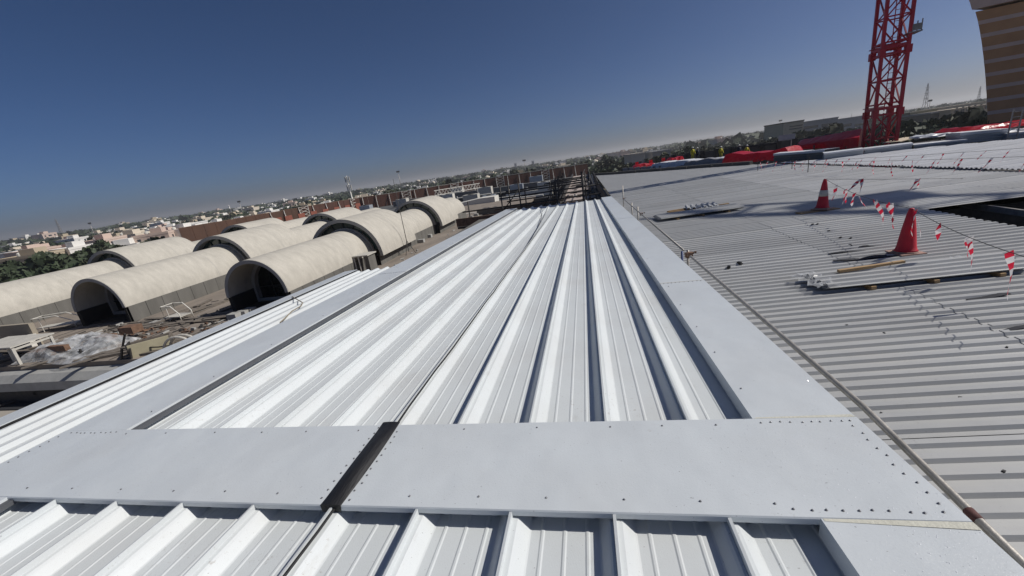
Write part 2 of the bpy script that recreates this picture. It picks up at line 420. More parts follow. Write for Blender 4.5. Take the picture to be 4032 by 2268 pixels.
# black joint band over the cross flashing and black filler along the split seam
m = MB(); n = 14; vs = []
for j in range(n + 1):
    t = j / n; y = 1.868 + (2.80 - 1.868) * t; bow = .034 * math.sin(math.pi * min(1, t * 1.05)) * .9
    xl = JX0 - .005 + .025 * math.sin(t * math.pi) * .6 - .02 * t; xr = JX1 + .012 + .012 * math.sin(t * math.pi) - .01 * t
    for x, z in ((xl, .006), (xl + .012, .012 + bow * .6), ((xl + xr) / 2, .016 + bow), (xr - .012, .012 + bow * .6), (xr, .006)): vs.append((x, y, z))
m.add(vs, [(j * 5 + i, j * 5 + i + 1, (j + 1) * 5 + i + 1, (j + 1) * 5 + i) for j in range(n) for i in range(4)])
m.add(vs[:5] + [(JX0, 1.868, -.05), (JX1, 1.868, -.05)], [(5, 6, 4, 3, 2, 1, 0)])
m.build('joint_band', BLACK, strip, smooth=True)
for a, b in ((YN0, 1.9), (2.75, 28.4)):
    pts = []; y = a; xs = SEAM0 - 3 * PITCH + .022
    while y < b:
        pts.append((xs + rnd.uniform(-.006, .006) * (1 if y < 9 else .5), y, -.020 + rnd.uniform(-.006, .004))); y += .35
    pts.append((xs, b, -.022)); MB().tube(pts, .0095, 6).build('joint_filler', BLACK, strip)
# screws
sm = MB().lathe([(.0095, 0), (.0095, .002), (.0058, .0025), (.0058, .008), (.0035, .0095)], 8).mesh('screw', SCREW)
SC_POS = []
for v in (-5.40, -5.28, -5.18, -4.75, -4.25, -3.75, -3.25, -2.775, -2.325, -1.294, -.838, -.383, .065, .506, .897): SC_POS.append((v, 1.968))
for v in (-4.7, -4.2, -3.62, -3.1, -2.62, -2.1, -1.13, -.52, .045, .42, .80): SC_POS.append((v, 2.69))
for i in range(11):
    t = i / 10; SC_POS.append((JX0 - .035, 1.93 + .80 * t)); SC_POS.append((JX1 + .045, 1.925 + .74 * t))
for i in range(10): SC_POS.append((1.115 + .063 * i, 2.715)); SC_POS.append((.975 + .075 * i, 1.925)); SC_POS.append((1.665, 1.98 + .075 * i))
for i in range(10): SC_POS.append((-5.45 + .065 * i, 2.72)); SC_POS.append((-5.53, 1.98 + .075 * i))
for v in (1.3, .6, 3.2, 3.9, 4.6, 5.4, 6.3, 8.4, 9.6, 11, 13, 17, 21): SC_POS.append((1.15, v))
for v in (3.1, 3.9, 4.9, 6.2, 7.6, 8.9, 11, 14): SC_POS.append((-4.88, v))
for i in range(12): SC_POS.append((-5.5 + .055 * i, 9.56))
for i in range(10): SC_POS.append((1.12 + .062 * i, 6.48))
sm.transform(Matrix.Scale(.8, 4))
for x, y in SC_POS:
    x += rnd.uniform(-.012, .012); y += rnd.uniform(-.006, .006); link('screw', sm, strip, (x, y, .0045))

def drops():
    # dew drops and film blisters on the sheets nearest the right edge
    r = random.Random(31); m = MB()
    for i in range(1100):
        u = r.random()
        if u < .45: x = 1.735 - abs(r.gauss(0, .45)); y = r.uniform(1.9, 2.75)
        elif u < .75: x = r.uniform(1.09, 1.72); y = r.uniform(.6, 1.86)
        else: x = r.uniform(1.09, 1.72); y = 2.8 + abs(r.gauss(0, 1.6))
        if x < JX1 + .05: continue
        s = r.choice((.0012, .0015, .0020, .0030)); el = r.uniform(1, 2.2); a = r.uniform(0, 3.14); z = .0082 if 1.877 < y < 2.765 else .0042
        c, q = math.cos(a), math.sin(a); ring = [(math.cos(t) * s * el, math.sin(t) * s) for t in (0, 1.257, 2.513, 3.77, 5.027)]
        m.add([(x + c * p[0] - q * p[1], y + q * p[0] + c * p[1], z - .004) for p in ring] + [(x, y, z - .004 + s * .55)], [(k, (k + 1) % 5, 5) for k in range(5)])
    stuff(m.build('film_blisters', mat('clear_blister', (.80, .82, .85), .08, 0, .03, 3), strip))


drops()


# lower ribbed strip on the left side of the white roof
def side_strip():
    s = thing('side_roof', 'narrow white ribbed roof strip below the left side flashing', 'roof', (0, 0, 0), (-math.radians(1.8144), 0, 0))
    x0, x1 = -7.28, -5.61
    ribs = 5; w = (x1 - x0) / ribs
    pr = [(0, -.15), (.055, -.105), (.10, -.105), (.15, -.15), (.22, -.15), (.228, -.146), (.24, -.15), (w - .001, -.15)]
    me = MB().sweep(pr, 'y', -3.2, 11.3).mesh('roof_panel', WHITE)
    for k in range(ribs):
        o = link('roof_panel', me, s, (x0 + k * w, 0, -.012 * (ribs - k))); thick(o, .0025)
    m = MB(); m.sweep([(x0 - .46, -.42), (x0 - .46, -.165), (x0 - .03, -.140), (x0 - .03, -.23)], 'y', -3.2, 11.4); o = m.build('edge_cap', FLASH, s); thick(o, .003)
    MB().box((x0 - .028, -3.2, -.23), (x0 - .006, 11.35, -.150)).build('edge_seal', BLACK, s)


side_strip()
# the block that carries the white roof
b = thing('roof_block', 'grey rendered wall block carrying the white roof', 'wall')
MB().box((-7.6, -6, -17), (1.68, 28.2, -1.35)).build('wall', CONC, b)
MB().box((-7.62, YN0, -2.0), (1.72, 11.2, -.44)).build('upstand', CONC2, strip)
MB().box((-5.5, 11.2, -2.0), (1.72, 28.3, -.32)).build('upstand', CONC2, strip)

# ================================================================== grey corrugated roof on the right
cr = thing('corrugated_roof', 'wide grey corrugated metal roof with ribs running away from the white roof', 'roof')
RIBS = [(.0, 0), (.062, 0), (.086, .042), (.154, .042), (.178, 0)]


def sheet_mesh(name, m_, nr=5, extra=True):
    P = []
    for i in range(nr): P += [(.2 * i + y, z) for y, z in RIBS]
    P += [(.2 * nr, 0), (.2 * nr + .058, 0.002), (.2 * nr + .083, .040)] if extra else [(.2 * nr, 0)]
    return MB().sweep(P, 'x', 0, 1).mesh(name, m_)


SHM = sheet_mesh('roof_sheet', GREYROOF); SHB = sheet_mesh('roof_sheet', BRIGHTROOF); SHC = sheet_mesh('roof_sheet', SHEENROOF)
YAW = .032
BACK = [(3.0, 40), (17.5, 40), (21, 29), (26.3, 22.6), (28, 21.3), (29.6, 19.9), (31.1, 18.0), (32.6, 16.6), (34, 15.4), (38.3, 13.8), (45.4, 10.4), (53.2, 6.25), (63.5, 1.2), (66, .8)]


def xback(y): return float(np.interp(y, [p[0] for p in BACK], [p[1] for p in BACK]))


def put_sheet(me, xa, xb, y, dz=0, name='roof_sheet'):
    sl = .0293 if y < 13.5 else 0
    tilt = -.024 if y > 12.5 else 0; dz += .022 if y > 12.5 else 0     # far sheets lap like shingles
    o = link(name, me, cr, (xa, y + YAW * (xa - 2), zroof(xa, y) + dz), (math.atan(sl) + tilt, -.0219 + rnd.uniform(-.0006, .0006), YAW), (xb - xa, 1, 1))
    thick(o, .0012); return o


y = -2.0; k = 0
while y < 31:
    lap = .015 if k % 3 == 0 else (.002 if k % 2 else .005)
    xb = xback(y + .5)
    segs = [(1.80, 5.5), (5.42, 9.42)]
    if y >= 12.9: segs += [(9.3, 14.8)]
    for i, (a, b_) in enumerate(segs): put_sheet(SHM if i < 2 else SHC, a, min(b_, xb), y, lap + .007 * i)
    if y >= 14: put_sheet(SHB, 14.75, xb, y, .11 + lap)
    y += 1.0; k += 1
# beyond arm's length the sheets merge into one surface
m = MB()
for j in range(0, 33):
    y0 = 31 + j; xb = xback(y0 + .5)
    for xa, x1, dz in ((1.80, 8.7, 0), (8.62, min(14.8, xb), .008)):
        x1 = min(x1, xb)
        if x1 - xa < .3: continue
        P = []
        for i in range(5): P += [(y0 + .2 * i + a, z) for a, z in RIBS]
        P += [(y0 + 1.0, 0)]
        vs = [(x, yy + YAW * (x - 2), zroof(x, 40) + z + dz) for x in (xa, x1) for yy, z in P]; n = len(P)
        m.add(vs, [(i, i + 1, n + i + 1, n + i) for i in range(n - 1)])
stuff(m.build('far_roof_sheets', GREYROOF, cr))
m = MB()
for j in range(0, 5):
    y0 = 31 + j; xb = xback(y0 + .3)
    if xb > 14.9: m.add([(14.75, y0, zroof(14.75, 40) + .13), (xb, y0, zroof(xb, 40) + .13), (xback(y0 + 1), y0 + 1, zroof(xback(y0 + 1), 40) + .13), (14.75, y0 + 1, zroof(14.75, 40) + .13)], [(0, 1, 2, 3)])
stuff(m.build('far_bright_sheets', BRIGHTROOF, cr))
# support below: purlins visible through the opening, dark hall floor below
for i, x in enumerate((10.9, 12.6, 14.55, 16.5)):
    MB().bar((x, 2.5, zroof(x, 8) - .16), (x, 14.2, zroof(x, 14) - .16), .07, .16).build('purlin', GALV, cr)
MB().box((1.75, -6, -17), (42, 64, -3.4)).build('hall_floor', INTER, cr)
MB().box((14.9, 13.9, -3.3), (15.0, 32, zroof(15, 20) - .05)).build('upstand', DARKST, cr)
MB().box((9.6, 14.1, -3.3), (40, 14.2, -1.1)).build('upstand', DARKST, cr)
# ================================================================== cones, warning tape
def cone(P, label, h=.96, tilt=(0, 0), bands=False):
    c = thing('traffic_cone', label, 'cone', P, (tilt[0], tilt[1], rnd.uniform(0, 1)))
    b = MB()
    for q in range(1):
        b.box((-.235, -.235, 0), (.235, .235, .03)); b.lathe([(.22, .03), (.21, .055), (.19, .065)], 24)
    b.build('base', mat('cone_base', (.34, .22, .18), .8, 0, .25, 6), c)
    pr = [(.20, .06), (.178, .085), (.160, .16), (.115, h * .55), (.07, h * .86), (.048, h * .965), (.04, h * .985), (.03, h)]
    cb = MB().lathe(pr, 28).build('cone_body', CONE, c, True)
    if bands:
        f = lambda z: float(np.interp(z, [p[1] for p in pr], [p[0] for p in pr])) + .004
        for z0, z1 in ((.44 * h, .64 * h),):
            MB().lathe([(f(z0), z0), (f((z0 + z1) / 2), (z0 + z1) / 2), (f(z1), z1)], 28).build('reflective_band', DIRTWH, cb, True)
    return c


PR, PL = on_roof(3564, 1003), on_roof(3236, 836)
PR[2] += .036; PL[2] += .10
cone(PR, 'plain red traffic cone beside loose dark foam strips, tape tied to its tip')
cone(PL, 'red traffic cone with dirty white bands standing on a pine board', tilt=(0, .04), bands=True)
pb = tag(MB().bar((PL[0] - .75, PL[1] - .12, PL[2] - .03), (PL[0] + .45, PL[1] + .05, PL[2] - .03), .30, .045).build('pine_board', PINE), 'short pine board under the banded cone', 'board')

TIP_R = PR + [0, 0, .955]; TIP_L = PL + [.03, 0, .955]


def flag(parent, P, d1, L=.5, w=.05, seed=0):
    """twisted ribbon of red and white tape hanging from P towards d1"""
    r = random.Random(seed); m = MB(); n = max(4, int(L / .085)); P = Vector(P); d = Vector(d1).normalized(); side = d.cross(Vector((.3, 1, .2))).normalized()
    pr = []
    tw = r.uniform(-1, 1)
    for i in range(n + 1):
        t = i / n; c = P + d * (L * t) + Vector((math.sin(t * 4.5 + seed), math.cos(t * 3 + seed), .3 * math.sin(t * 5 + seed))) * .075 * t * L * 1.6
        a = tw * 2.6 * t + .5 * math.sin(seed + t * 3); s = (side * math.cos(a) + d.cross(side) * math.sin(a)) * (w / 2) * (.75 + .35 * math.sin(t * 6 + seed)) * (1 - .45 * t * t)
        sk = d * w * .35
        pr.append((c - s + sk, c + s - sk))
    for i in range(n):
        m.add([pr[i][0], pr[i][1], pr[i + 1][1], pr[i + 1][0]], [(0, 1, 2, 3)], (i + seed) % 2)
    return m.build('tape_flag', [TAPER, TAPEW], parent)


def tape_line(label, A, B, sag, flags, r=.006, wf=.085):
    A = np.array(A); B = np.array(B)
    t_ = thing('warning_tape_line', label, 'warning tape', (0, 0, 0))
    f = lambda t: A + (B - A) * t - np.array([0, 0, sag * 4 * t * (1 - t)])
    MB().tube([f(i / 16) for i in range(17)], r, 5).build('rope', ROPE, t_)
    for i, (t, dx, dz, L) in enumerate(flags):
        P = f(t); R = RW @ np.array([1., 0, 0])
        D = Vector(tuple(R * dx)) + Vector((0, 0, -dz)); flag(t_, P, D, L, wf, i + int(abs(A[0] * 10)))
    return t_


tape_line('warning tape string with red white strips between the two red cones', TIP_L, TIP_R, .12,
          [(.18, -.15, 1, .42), (.32, -.05, 1, .38), (.33, .1, 1, .36), (.44, -.1, 1, .34), (.50, .6, 1, .44), (.66, .8, 1, .52), (.69, .45, 1, .66), (.80, .45, 1, .62), (.83, .3, 1, .42)])
E1 = at_z(4180, 1052, -.22)
tape_line('warning tape string with striped strips running from the plain cone over the roof edge', TIP_R, E1, .10,
          [(.04, .05, 1, .78), (.09, .12, 1, .5), (.28, .02, 1, .40), (.50, .35, 1, .60), (.76, .22, 1, .74), (.52, .1, 1, .34)], .006)
E2 = at_d(4150, 690, 15.5)
tape_line('warning tape string from the banded cone across the grey sheets above the opening', TIP_L, E2, .05,
          [(.13, -.9, .9, .55), (.135, .02, 1, .42), (.36, -.6, 1, .62), (.365, .05, 1, .30), (.56, -.45, 1, .6), (.565, 0, 1, .42), (.74, -.1, 1, .42), (.75, .1, 1, .42), (.96, -.5, 1, .75), (.97, -.1, 1, .35)])
def over_roof(px, py, h): return on_plane(px, py, (-.0219, 0, 1), -1.061 + h)


A3 = over_roof(2985, 634, .75); B3 = over_roof(4150, 612, .85)
tape_line('warning tape string along the bright sheets just past the stepped lap edge', A3, B3, .1,
          [(i / 17. + .02, rnd.choice((-.8, -.55, -.3, .1)), 1, rnd.uniform(.45, .75)) for i in range(17)], .006, .055)
A4 = over_roof(3120, 632, .62); B4 = over_roof(4150, 574, .75)
tape_line('warning tape string close in front of the silver panel bundles', A4, B4, .08,
          [(i / 16. + .03, rnd.choice((-.9, -.7, -.4)), 1, rnd.uniform(.4, .65)) for i in range(16)], .006, .05)
# short stakes that carry the far tapes
for P in (A3, B3, A4, over_roof(3185, 620, .9)):
    zz = zroof(P[0], P[1]) + .1
    q = tag(MB().tube([(P[0], P[1], zz), (P[0], P[1], P[2] + .06)], .02, 6).build('tape_stake', DARKST), 'thin dark stake holding up warning tape on the roof', 'stake', 'stakes holding the far warning tapes')


# ================================================================== loose sheets, timber and scraps on the grey roof
def sheet_stack(label, x, y, L, nr, n, yaw, lift, stag, film=False):
    z = zroof(x, y) + .04
    s = thing('sheet_stack', label, 'sheet stack', (x, y, z), (math.atan(.0293) if y < 14 else 0, -.0219, yaw))
    for i in range(3):
        xx = L * (.22 + .30 * i); MB().box((xx, -.09, 0), (xx + .08, .2 * nr + .05, lift)).build('bearer', PINE, s)
    me = sheet_mesh('loose_sheet', GREYROOF, nr, False)
    for k in range(n):
        o = link('loose_sheet', me, s, (stag * k, -.02 * k, lift + .008 + .011 * k), (0, rnd.uniform(-.003, .003), rnd.uniform(-.004, .004)), (L, 1, 1)); thick(o, .0015)
    if film:
        m = MB(); r = random.Random(5); nx, ny = 7, 9; vs = []
        for i in range(nx + 1):
            for j in range(ny + 1):
                yy = -.04 + (.2 * nr + .06) * j / ny
                ph = (yy % .2)
                zz = lift + .05 + .034 * max(0, min(1, 1.6 - abs(ph - .118) / .045)) + r.uniform(-.012, .03)
                vs.append((-.16 + .40 * i / nx + r.uniform(-.03, .03) + .05 * math.sin(j * 2.1), yy, zz if i > 1 else zz - .03))
        m.add(vs, [(i * (ny + 1) + j, (i + 1) * (ny + 1) + j, (i + 1) * (ny + 1) + j + 1, i * (ny + 1) + j + 1) for i in range(nx) for j in range(ny)])
        m.build('torn_film', PLASTIC, s)
    return s


s1 = on_roof(3262, 1168)
sheet_stack('stack of loose corrugated sheets with torn clear film on its end', s1[0] - .05, s1[1] + .05, 3.25, 4, 4, YAW, .085, .02, True)
s2 = on_roof(2596, 882)
sheet_stack('flat stack of corrugated sheets lying near the guard rail', s2[0], s2[1] + .1, 3.1, 5, 5, .06, .085, .02)
t1, t2 = on_roof(3297, 1113), on_roof(3552, 1074)
tag(MB().bar((t1[0], t1[1], t1[2] + .235), (t2[0], t2[1], t2[2] + .225), .075, .05).build('timber_batten', PINE), 'single pine batten lying on the sheet stack with torn film', 'timber')
# offcut with ribs turned, resting on timbers
s3 = on_roof(2745, 830)
oc = thing('sheet_offcut', 'ribbed sheet offcut resting across pine timbers beside the flat stack', 'sheet offcut', (s3[0] - .55, s3[1] - .35, s3[2] + .16), (0, -.03, math.radians(82)))
o = link('loose_sheet', sheet_mesh('loose_sheet', GREYROOF, 6, False), oc, (0, -1.3, 0), None, (.9, 1.05, 1.3)); thick(o, .002)
for i, (dx, dy) in enumerate(((-.75, -.2), (-.7, .12), (-.72, .42), (.55, .05), (.6, .3))):
    tag(MB().bar((s3[0] + dx - .45, s3[1] + dy - .2, s3[2] + .07), (s3[0] + dx + .75, s3[1] + dy + .05, s3[2] + .10), .09, .06).build('timber_batten', PINE), 'short pine timber under the ribbed offcut', 'timber', 'timbers under the ribbed offcut')
# dark foam scraps and small bits
sc_px = [(3340, 1000, .75, .1), (3385, 1028, 1.0, .12), (3500, 1058, .55, .1), (3700, 1078, 1.0, .09), (3890, 1178, .6, .14), (4010, 1305, .6, .08), (3450, 1020, .7, .16), (3430, 975, .5, .07)]
for i, (px, py, L, w) in enumerate(sc_px):
    P = on_roof(px, py); m = MB()
    vs = []
    for j in range(7):
        t = j / 6; ww = w * (.25 + math.sin(t * math.pi) * .75); vs += [(L * (t - .5), -ww / 2, .048 + .02 * math.sin(t * 5 + i)), (L * (t - .5), ww / 2, .05 + .02 * math.sin(t * 4 + i))]
    m.add(vs, [(2 * j, 2 * j + 2, 2 * j + 3, 2 * j + 1) for j in range(6)])
    o = m.build('foam_strip', mat('dark_foam', (.03, .032, .04), .9), None); thick(o, .012); o.location = tuple(P); o.rotation_euler = (0, -.02, YAW + rnd.uniform(-.12, .12))
    tag(o, 'dark foam closure strip lying loose on the grey sheets', 'foam strip', 'loose foam strips on the grey roof')
bit_px = [(2868, 1062), (2914, 1046), (3197, 890), (3217, 889), (3265, 917), (3307, 943), (3347, 946), (3349, 973), (3330, 1290), (3480, 1323), (3783, 1580), (3960, 1380), (3465, 1642), (3380, 1660), (3945, 1873)]
for i, (px, py) in enumerate(bit_px):
    P = on_roof(px, py); big = 1.0 if i < 2 else (.6 if i < 8 else .32)
    m = MB().box((-.055, -.03, 0), (.05, .03, .03)); m.box((-.02, -.045, .01), (.07, .02, .055))
    o = m.build('offcut_bit', BLACK); o.location = (P[0], P[1], P[2] + .036); o.scale = (big, big, big); o.rotation_euler = (0, 0, rnd.uniform(0, 3))
    tag(o, 'larger black offcut lying near the guard rail post' if i < 2 else ('small dark block dropped along the sheet lap' if i < 8 else 'tiny dark scrap on the nearest grey sheets'), 'scrap', ['black offcuts near the rail', 'dark blocks along the lap', 'tiny scraps on the near sheets'][0 if i < 2 else (1 if i < 8 else 2)])
for i, (px, py, L) in enumerate(((3790, 1030, .35), (3830, 1022, .5), (3905, 1035, .3), (2960, 745, 1.2), (3060, 735, 1.3))):
    P = on_roof(px, py); m = MB(); r = random.Random(i)
    pts = [(L * (t / 8 - .5), .08 * math.sin(t * 1.7 + i), .05 + .02 * math.sin(t * 2.2)) for t in range(9)]
    o = m.add([q for p in pts for q in (p, (p[0] + .02, p[1] + .05 + .03 * r.random(), p[2] + .015))], [(2 * j, 2 * j + 2, 2 * j + 3, 2 * j + 1) for j in range(8)]).build('film_scrap', PLASTIC)
    o.location = tuple(P); tag(o, 'crumpled clear film scrap on the grey sheets', 'film scrap', 'film scraps on the grey roof')

# ================================================================== guard rail along the white roof
GX = 1.97
gz = lambda px, py: at_x(px, py, GX)
rail = thing('guard_rail', 'scaffold tube guard rail with couplers along the edge of the white roof', 'guard rail')
P0, P1, P2, P3 = gz(4032, 2225), gz(3400, 1602), gz(2722, 1012), gz(2545, 855)
MB().tube([P0 + (P0 - P1) * .6, P0, P1, P2 + (P2 - P1) * .01], .0245, 10).build('rail_tube', GALV, rail, True)
P2b = gz(2690, 985); P4 = gz(2455, 783); P3b = P2b + (P4 - P2b) * .6
MB().tube([P2b, P3b, P4], .0245, 10).build('rail_tube', GALV, rail, True)
for px, py, top, r in ((2703, 1030, 985, .026), (2680, 1010, 990, .024), (2509, 852, 815, .026), (2487, 850, 800, .026), (2454, 820, 735, .026)):
    B = gz(px, py); T = gz(px - 1, top); MB().tube([(B[0] + .03, B[1], B[2] - 1.0), (B[0] + .03, B[1], T[2])], r, 10).build('post', GALV if py != 1010 else BLUEP, rail, True)
for px, py in ((2703, 1005), (2712, 1002), (2523, 843), (2454, 783)):
    P = gz(px, py); m = MB(); m.box((-.045, -.05, -.045), (.05, .05, .045)); m.tube([(-.06, .02, .03), (.12, .02, .03)], .009, 6); m.box((.10, 0, .012), (.13, .045, .05))
    m.build('coupler', RUST, rail, loc=(P[0] + .02, P[1], P[2]))
m = MB(); Pj = gz(3812, 2010); m.tube([Pj, Pj + (P0 - P1) / np.linalg.norm(P0 - P1) * .07], .0275, 10); m.build('red_sleeve', mat('red_oxide', (.11, .045, .04), .8), rail, True)

# ================================================================== cord on the roof
def P_strip(px, py, dz): return on_plane(px, py, (0, .031676, 1), dz)


c1 = [P_strip(px, py, -.04) for px, py in ((2062, 985), (2085, 950), (2108, 912), (2120, 892), (2131, 860), (2135, 832), (2130, 815))]
tag(MB().tube(c1, .012, 6).build('black_cord', BLACK), 'black cord lying loosely on the far end of the white roof', 'cord')
c2 = [P_strip(px, py, -.03) for px, py in ((2120, 892), (2135, 866), (2150, 835), (2158, 812))] + [np.array(at_y(2178, 740, 31)), np.array(at_y(2195, 700, 31.2))]
tag(MB().tube(c2, .010, 6).build('grey_cord', ROPE), 'grey cord rising from the roof to the scaffold tubes', 'cord')
c3 = [P_strip(px, py, -.12) for px, py in ((1103, 1270), (1120, 1255), (1150, 1225), (1185, 1205), (1192, 1192), (1168, 1178), (1150, 1168))]
tag(MB().tube(c3, .012, 6).build('side_cord', mat('tan_cord', (.25, .21, .15), .9)), 'tan cord hanging across the side roof strip', 'cord')
# ================================================================== vaulted building on the left
ZD = -4.0
struct(MB().box((-75, 13.35, -4.4), (-9.2, 78, ZD)).build('roof_deck', DECK))
struct(MB().box((-75, -4, -6.6), (-7.7, 13.0, -5.8)).build('lower_roof', mat('pale_screed', (.34, .31, .27), .95, 0, .12, .4)))
o = MB().box((-60, 12.3, -5.798), (-7.8, 12.95, -5.75)).build('beam_shade_strip', mat('painted_beam_shade', (.025, .026, .03), .8), None); tag(o, 'dark strip on the lower roof, painted as shade below the concrete beam', 'painted shade')  # flat dark strip: shade under the beam put into its colour
pipe = tag(MB().tube([at_z(0, 1600, -5.7), at_z(135, 1552, -5.7), at_z(140, 1548, -5.3)], .10, 8).build('drain_pipe', DARKST), 'dark pipe crossing the painted shade strip under the beam', 'pipe')
bm = thing('concrete_beam', 'pale concrete edge beam below the dusty deck', 'beam')
MB().sweep([(12.75, -5.05), (12.75, -4.62), (13.05, -4.32), (13.34, -4.22), (13.34, -5.05)], 'x', -75, -8.2, True).build('beam', CONC2, bm)
MB().box((-75, 12.96, -5.8), (-8.2, 13.3, -5.06)).build('wall', DARKST, bm)


def arc_pts(xc, zc, r, n=28, a0=0, a1=math.pi):
    return [(xc + r * math.cos(a0 + (a1 - a0) * i / n), zc + r * math.sin(a0 + (a1 - a0) * i / n)) for i in range(n + 1)]


def shell(parent, xc, zc, r, t, y0, y1, rim_y0=True, drop=0.0):
    """half-cylinder shell with thickness; end rims as their own part"""
    o_ = [(xc + r, zc - drop)] + arc_pts(xc, zc, r) + [(xc - r, zc - drop)]
    i_ = [(xc + r - t, zc - drop)] + arc_pts(xc, zc, r - t) + [(xc - r + t, zc - drop)]
    n = len(o_); m = MB(); vs = []
    ys = [y0 + (y1 - y0) * k / 4 for k in range(5)]
    for y in ys: vs += [(x, y, z) for x, z in o_] + [(x, y, z) for x, z in i_]
    fs = []
    for k in range(4):
        a = k * 2 * n; b = (k + 1) * 2 * n
        for i in range(n - 1):
            fs.append((a + i, a + i + 1, b + i + 1, b + i)); fs.append((a + n + i + 1, a + n + i, b + n + i, b + n + i + 1))
        fs.append((a, b, b + n, a + n)); fs.append((a + n - 1, a + 2 * n - 1, b + 2 * n - 1, b + n - 1))
    L = 4 * 2 * n
    for i in range(n - 1): fs.append((L + i, L + i + 1, L + n + i + 1, L + n + i))
    m.add(vs, fs); s_ = m.build('vault_shell', CREAM, parent, True)
    mod = s_.modifiers.new('edges', 'EDGE_SPLIT'); mod.split_angle = math.radians(40)
    m = MB(); vs = [(x, y0 - .03, z) for x, z in o_] + [(x, y0 - .03, z) for x, z in i_] + [(x, y0 + .02, z) for x, z in o_] + [(x, y0 + .02, z) for x, z in i_]
    fs = [(i + 1, i, n + i, n + i + 1) for i in range(n - 1)] + [(i, i + 1, 2 * n + i + 1, 2 * n + i) for i in range(n - 1)] + [(n + i + 1, n + i, 3 * n + i, 3 * n + i + 1) for i in range(n - 1)]
    m.add(vs, fs); m.build('rim', RIM, s_)
    return s_


def side_walls(parent, xc, r, y0, y1, zt, inset=.10):
    n = max(1, int(round((y1 - y0) / 1.05))); w = (y1 - y0) / n
    for s in (-1, 1):
        x = xc + s * (r - inset)
        me = MB().box((x - .12, 0, ZD), (x + .12, w - .025, zt)).mesh('wall_panel', CONC)
        for k in range(n):
            link('wall_panel', me, parent, (rnd.uniform(-.006, .006), y0 + k * w, 0))
        MB().box((x - .10, y0, ZD), (x + .10, y1, zt - .02)).build('wall_core', DARKST, parent)


def crescent(parent, xc, zS, rS, zL, rL, y):
    """glazed crescent between a small vault and the large vault over it: panes and mullions"""
    n = 8; a0, a1 = math.radians(8), math.radians(172)
    for k in range(n):
        A = a0 + (a1 - a0) * k / n; B = a0 + (a1 - a0) * (k + 1) / n; m = MB(); q = 5; vs = []
        for j in range(q + 1):
            t = A + (B - A) * j / q
            vs += [(xc + rS * math.cos(t), y, max(zS + rS * math.sin(t), ZD)), (xc + rL * math.cos(t), y, zL + rL * math.sin(t))]
        m.add(vs, [(2 * j, 2 * j + 1, 2 * j + 3, 2 * j + 2) for j in range(q)])
        m.build('pane', GLASS, parent)
        if k: MB().bar((xc + rS * math.cos(A), y - .05, zS + rS * math.sin(A)), (xc + rL * math.cos(A), y - .05, zL + rL * math.sin(A)), .07, .10).build('mullion', FRAME, parent)


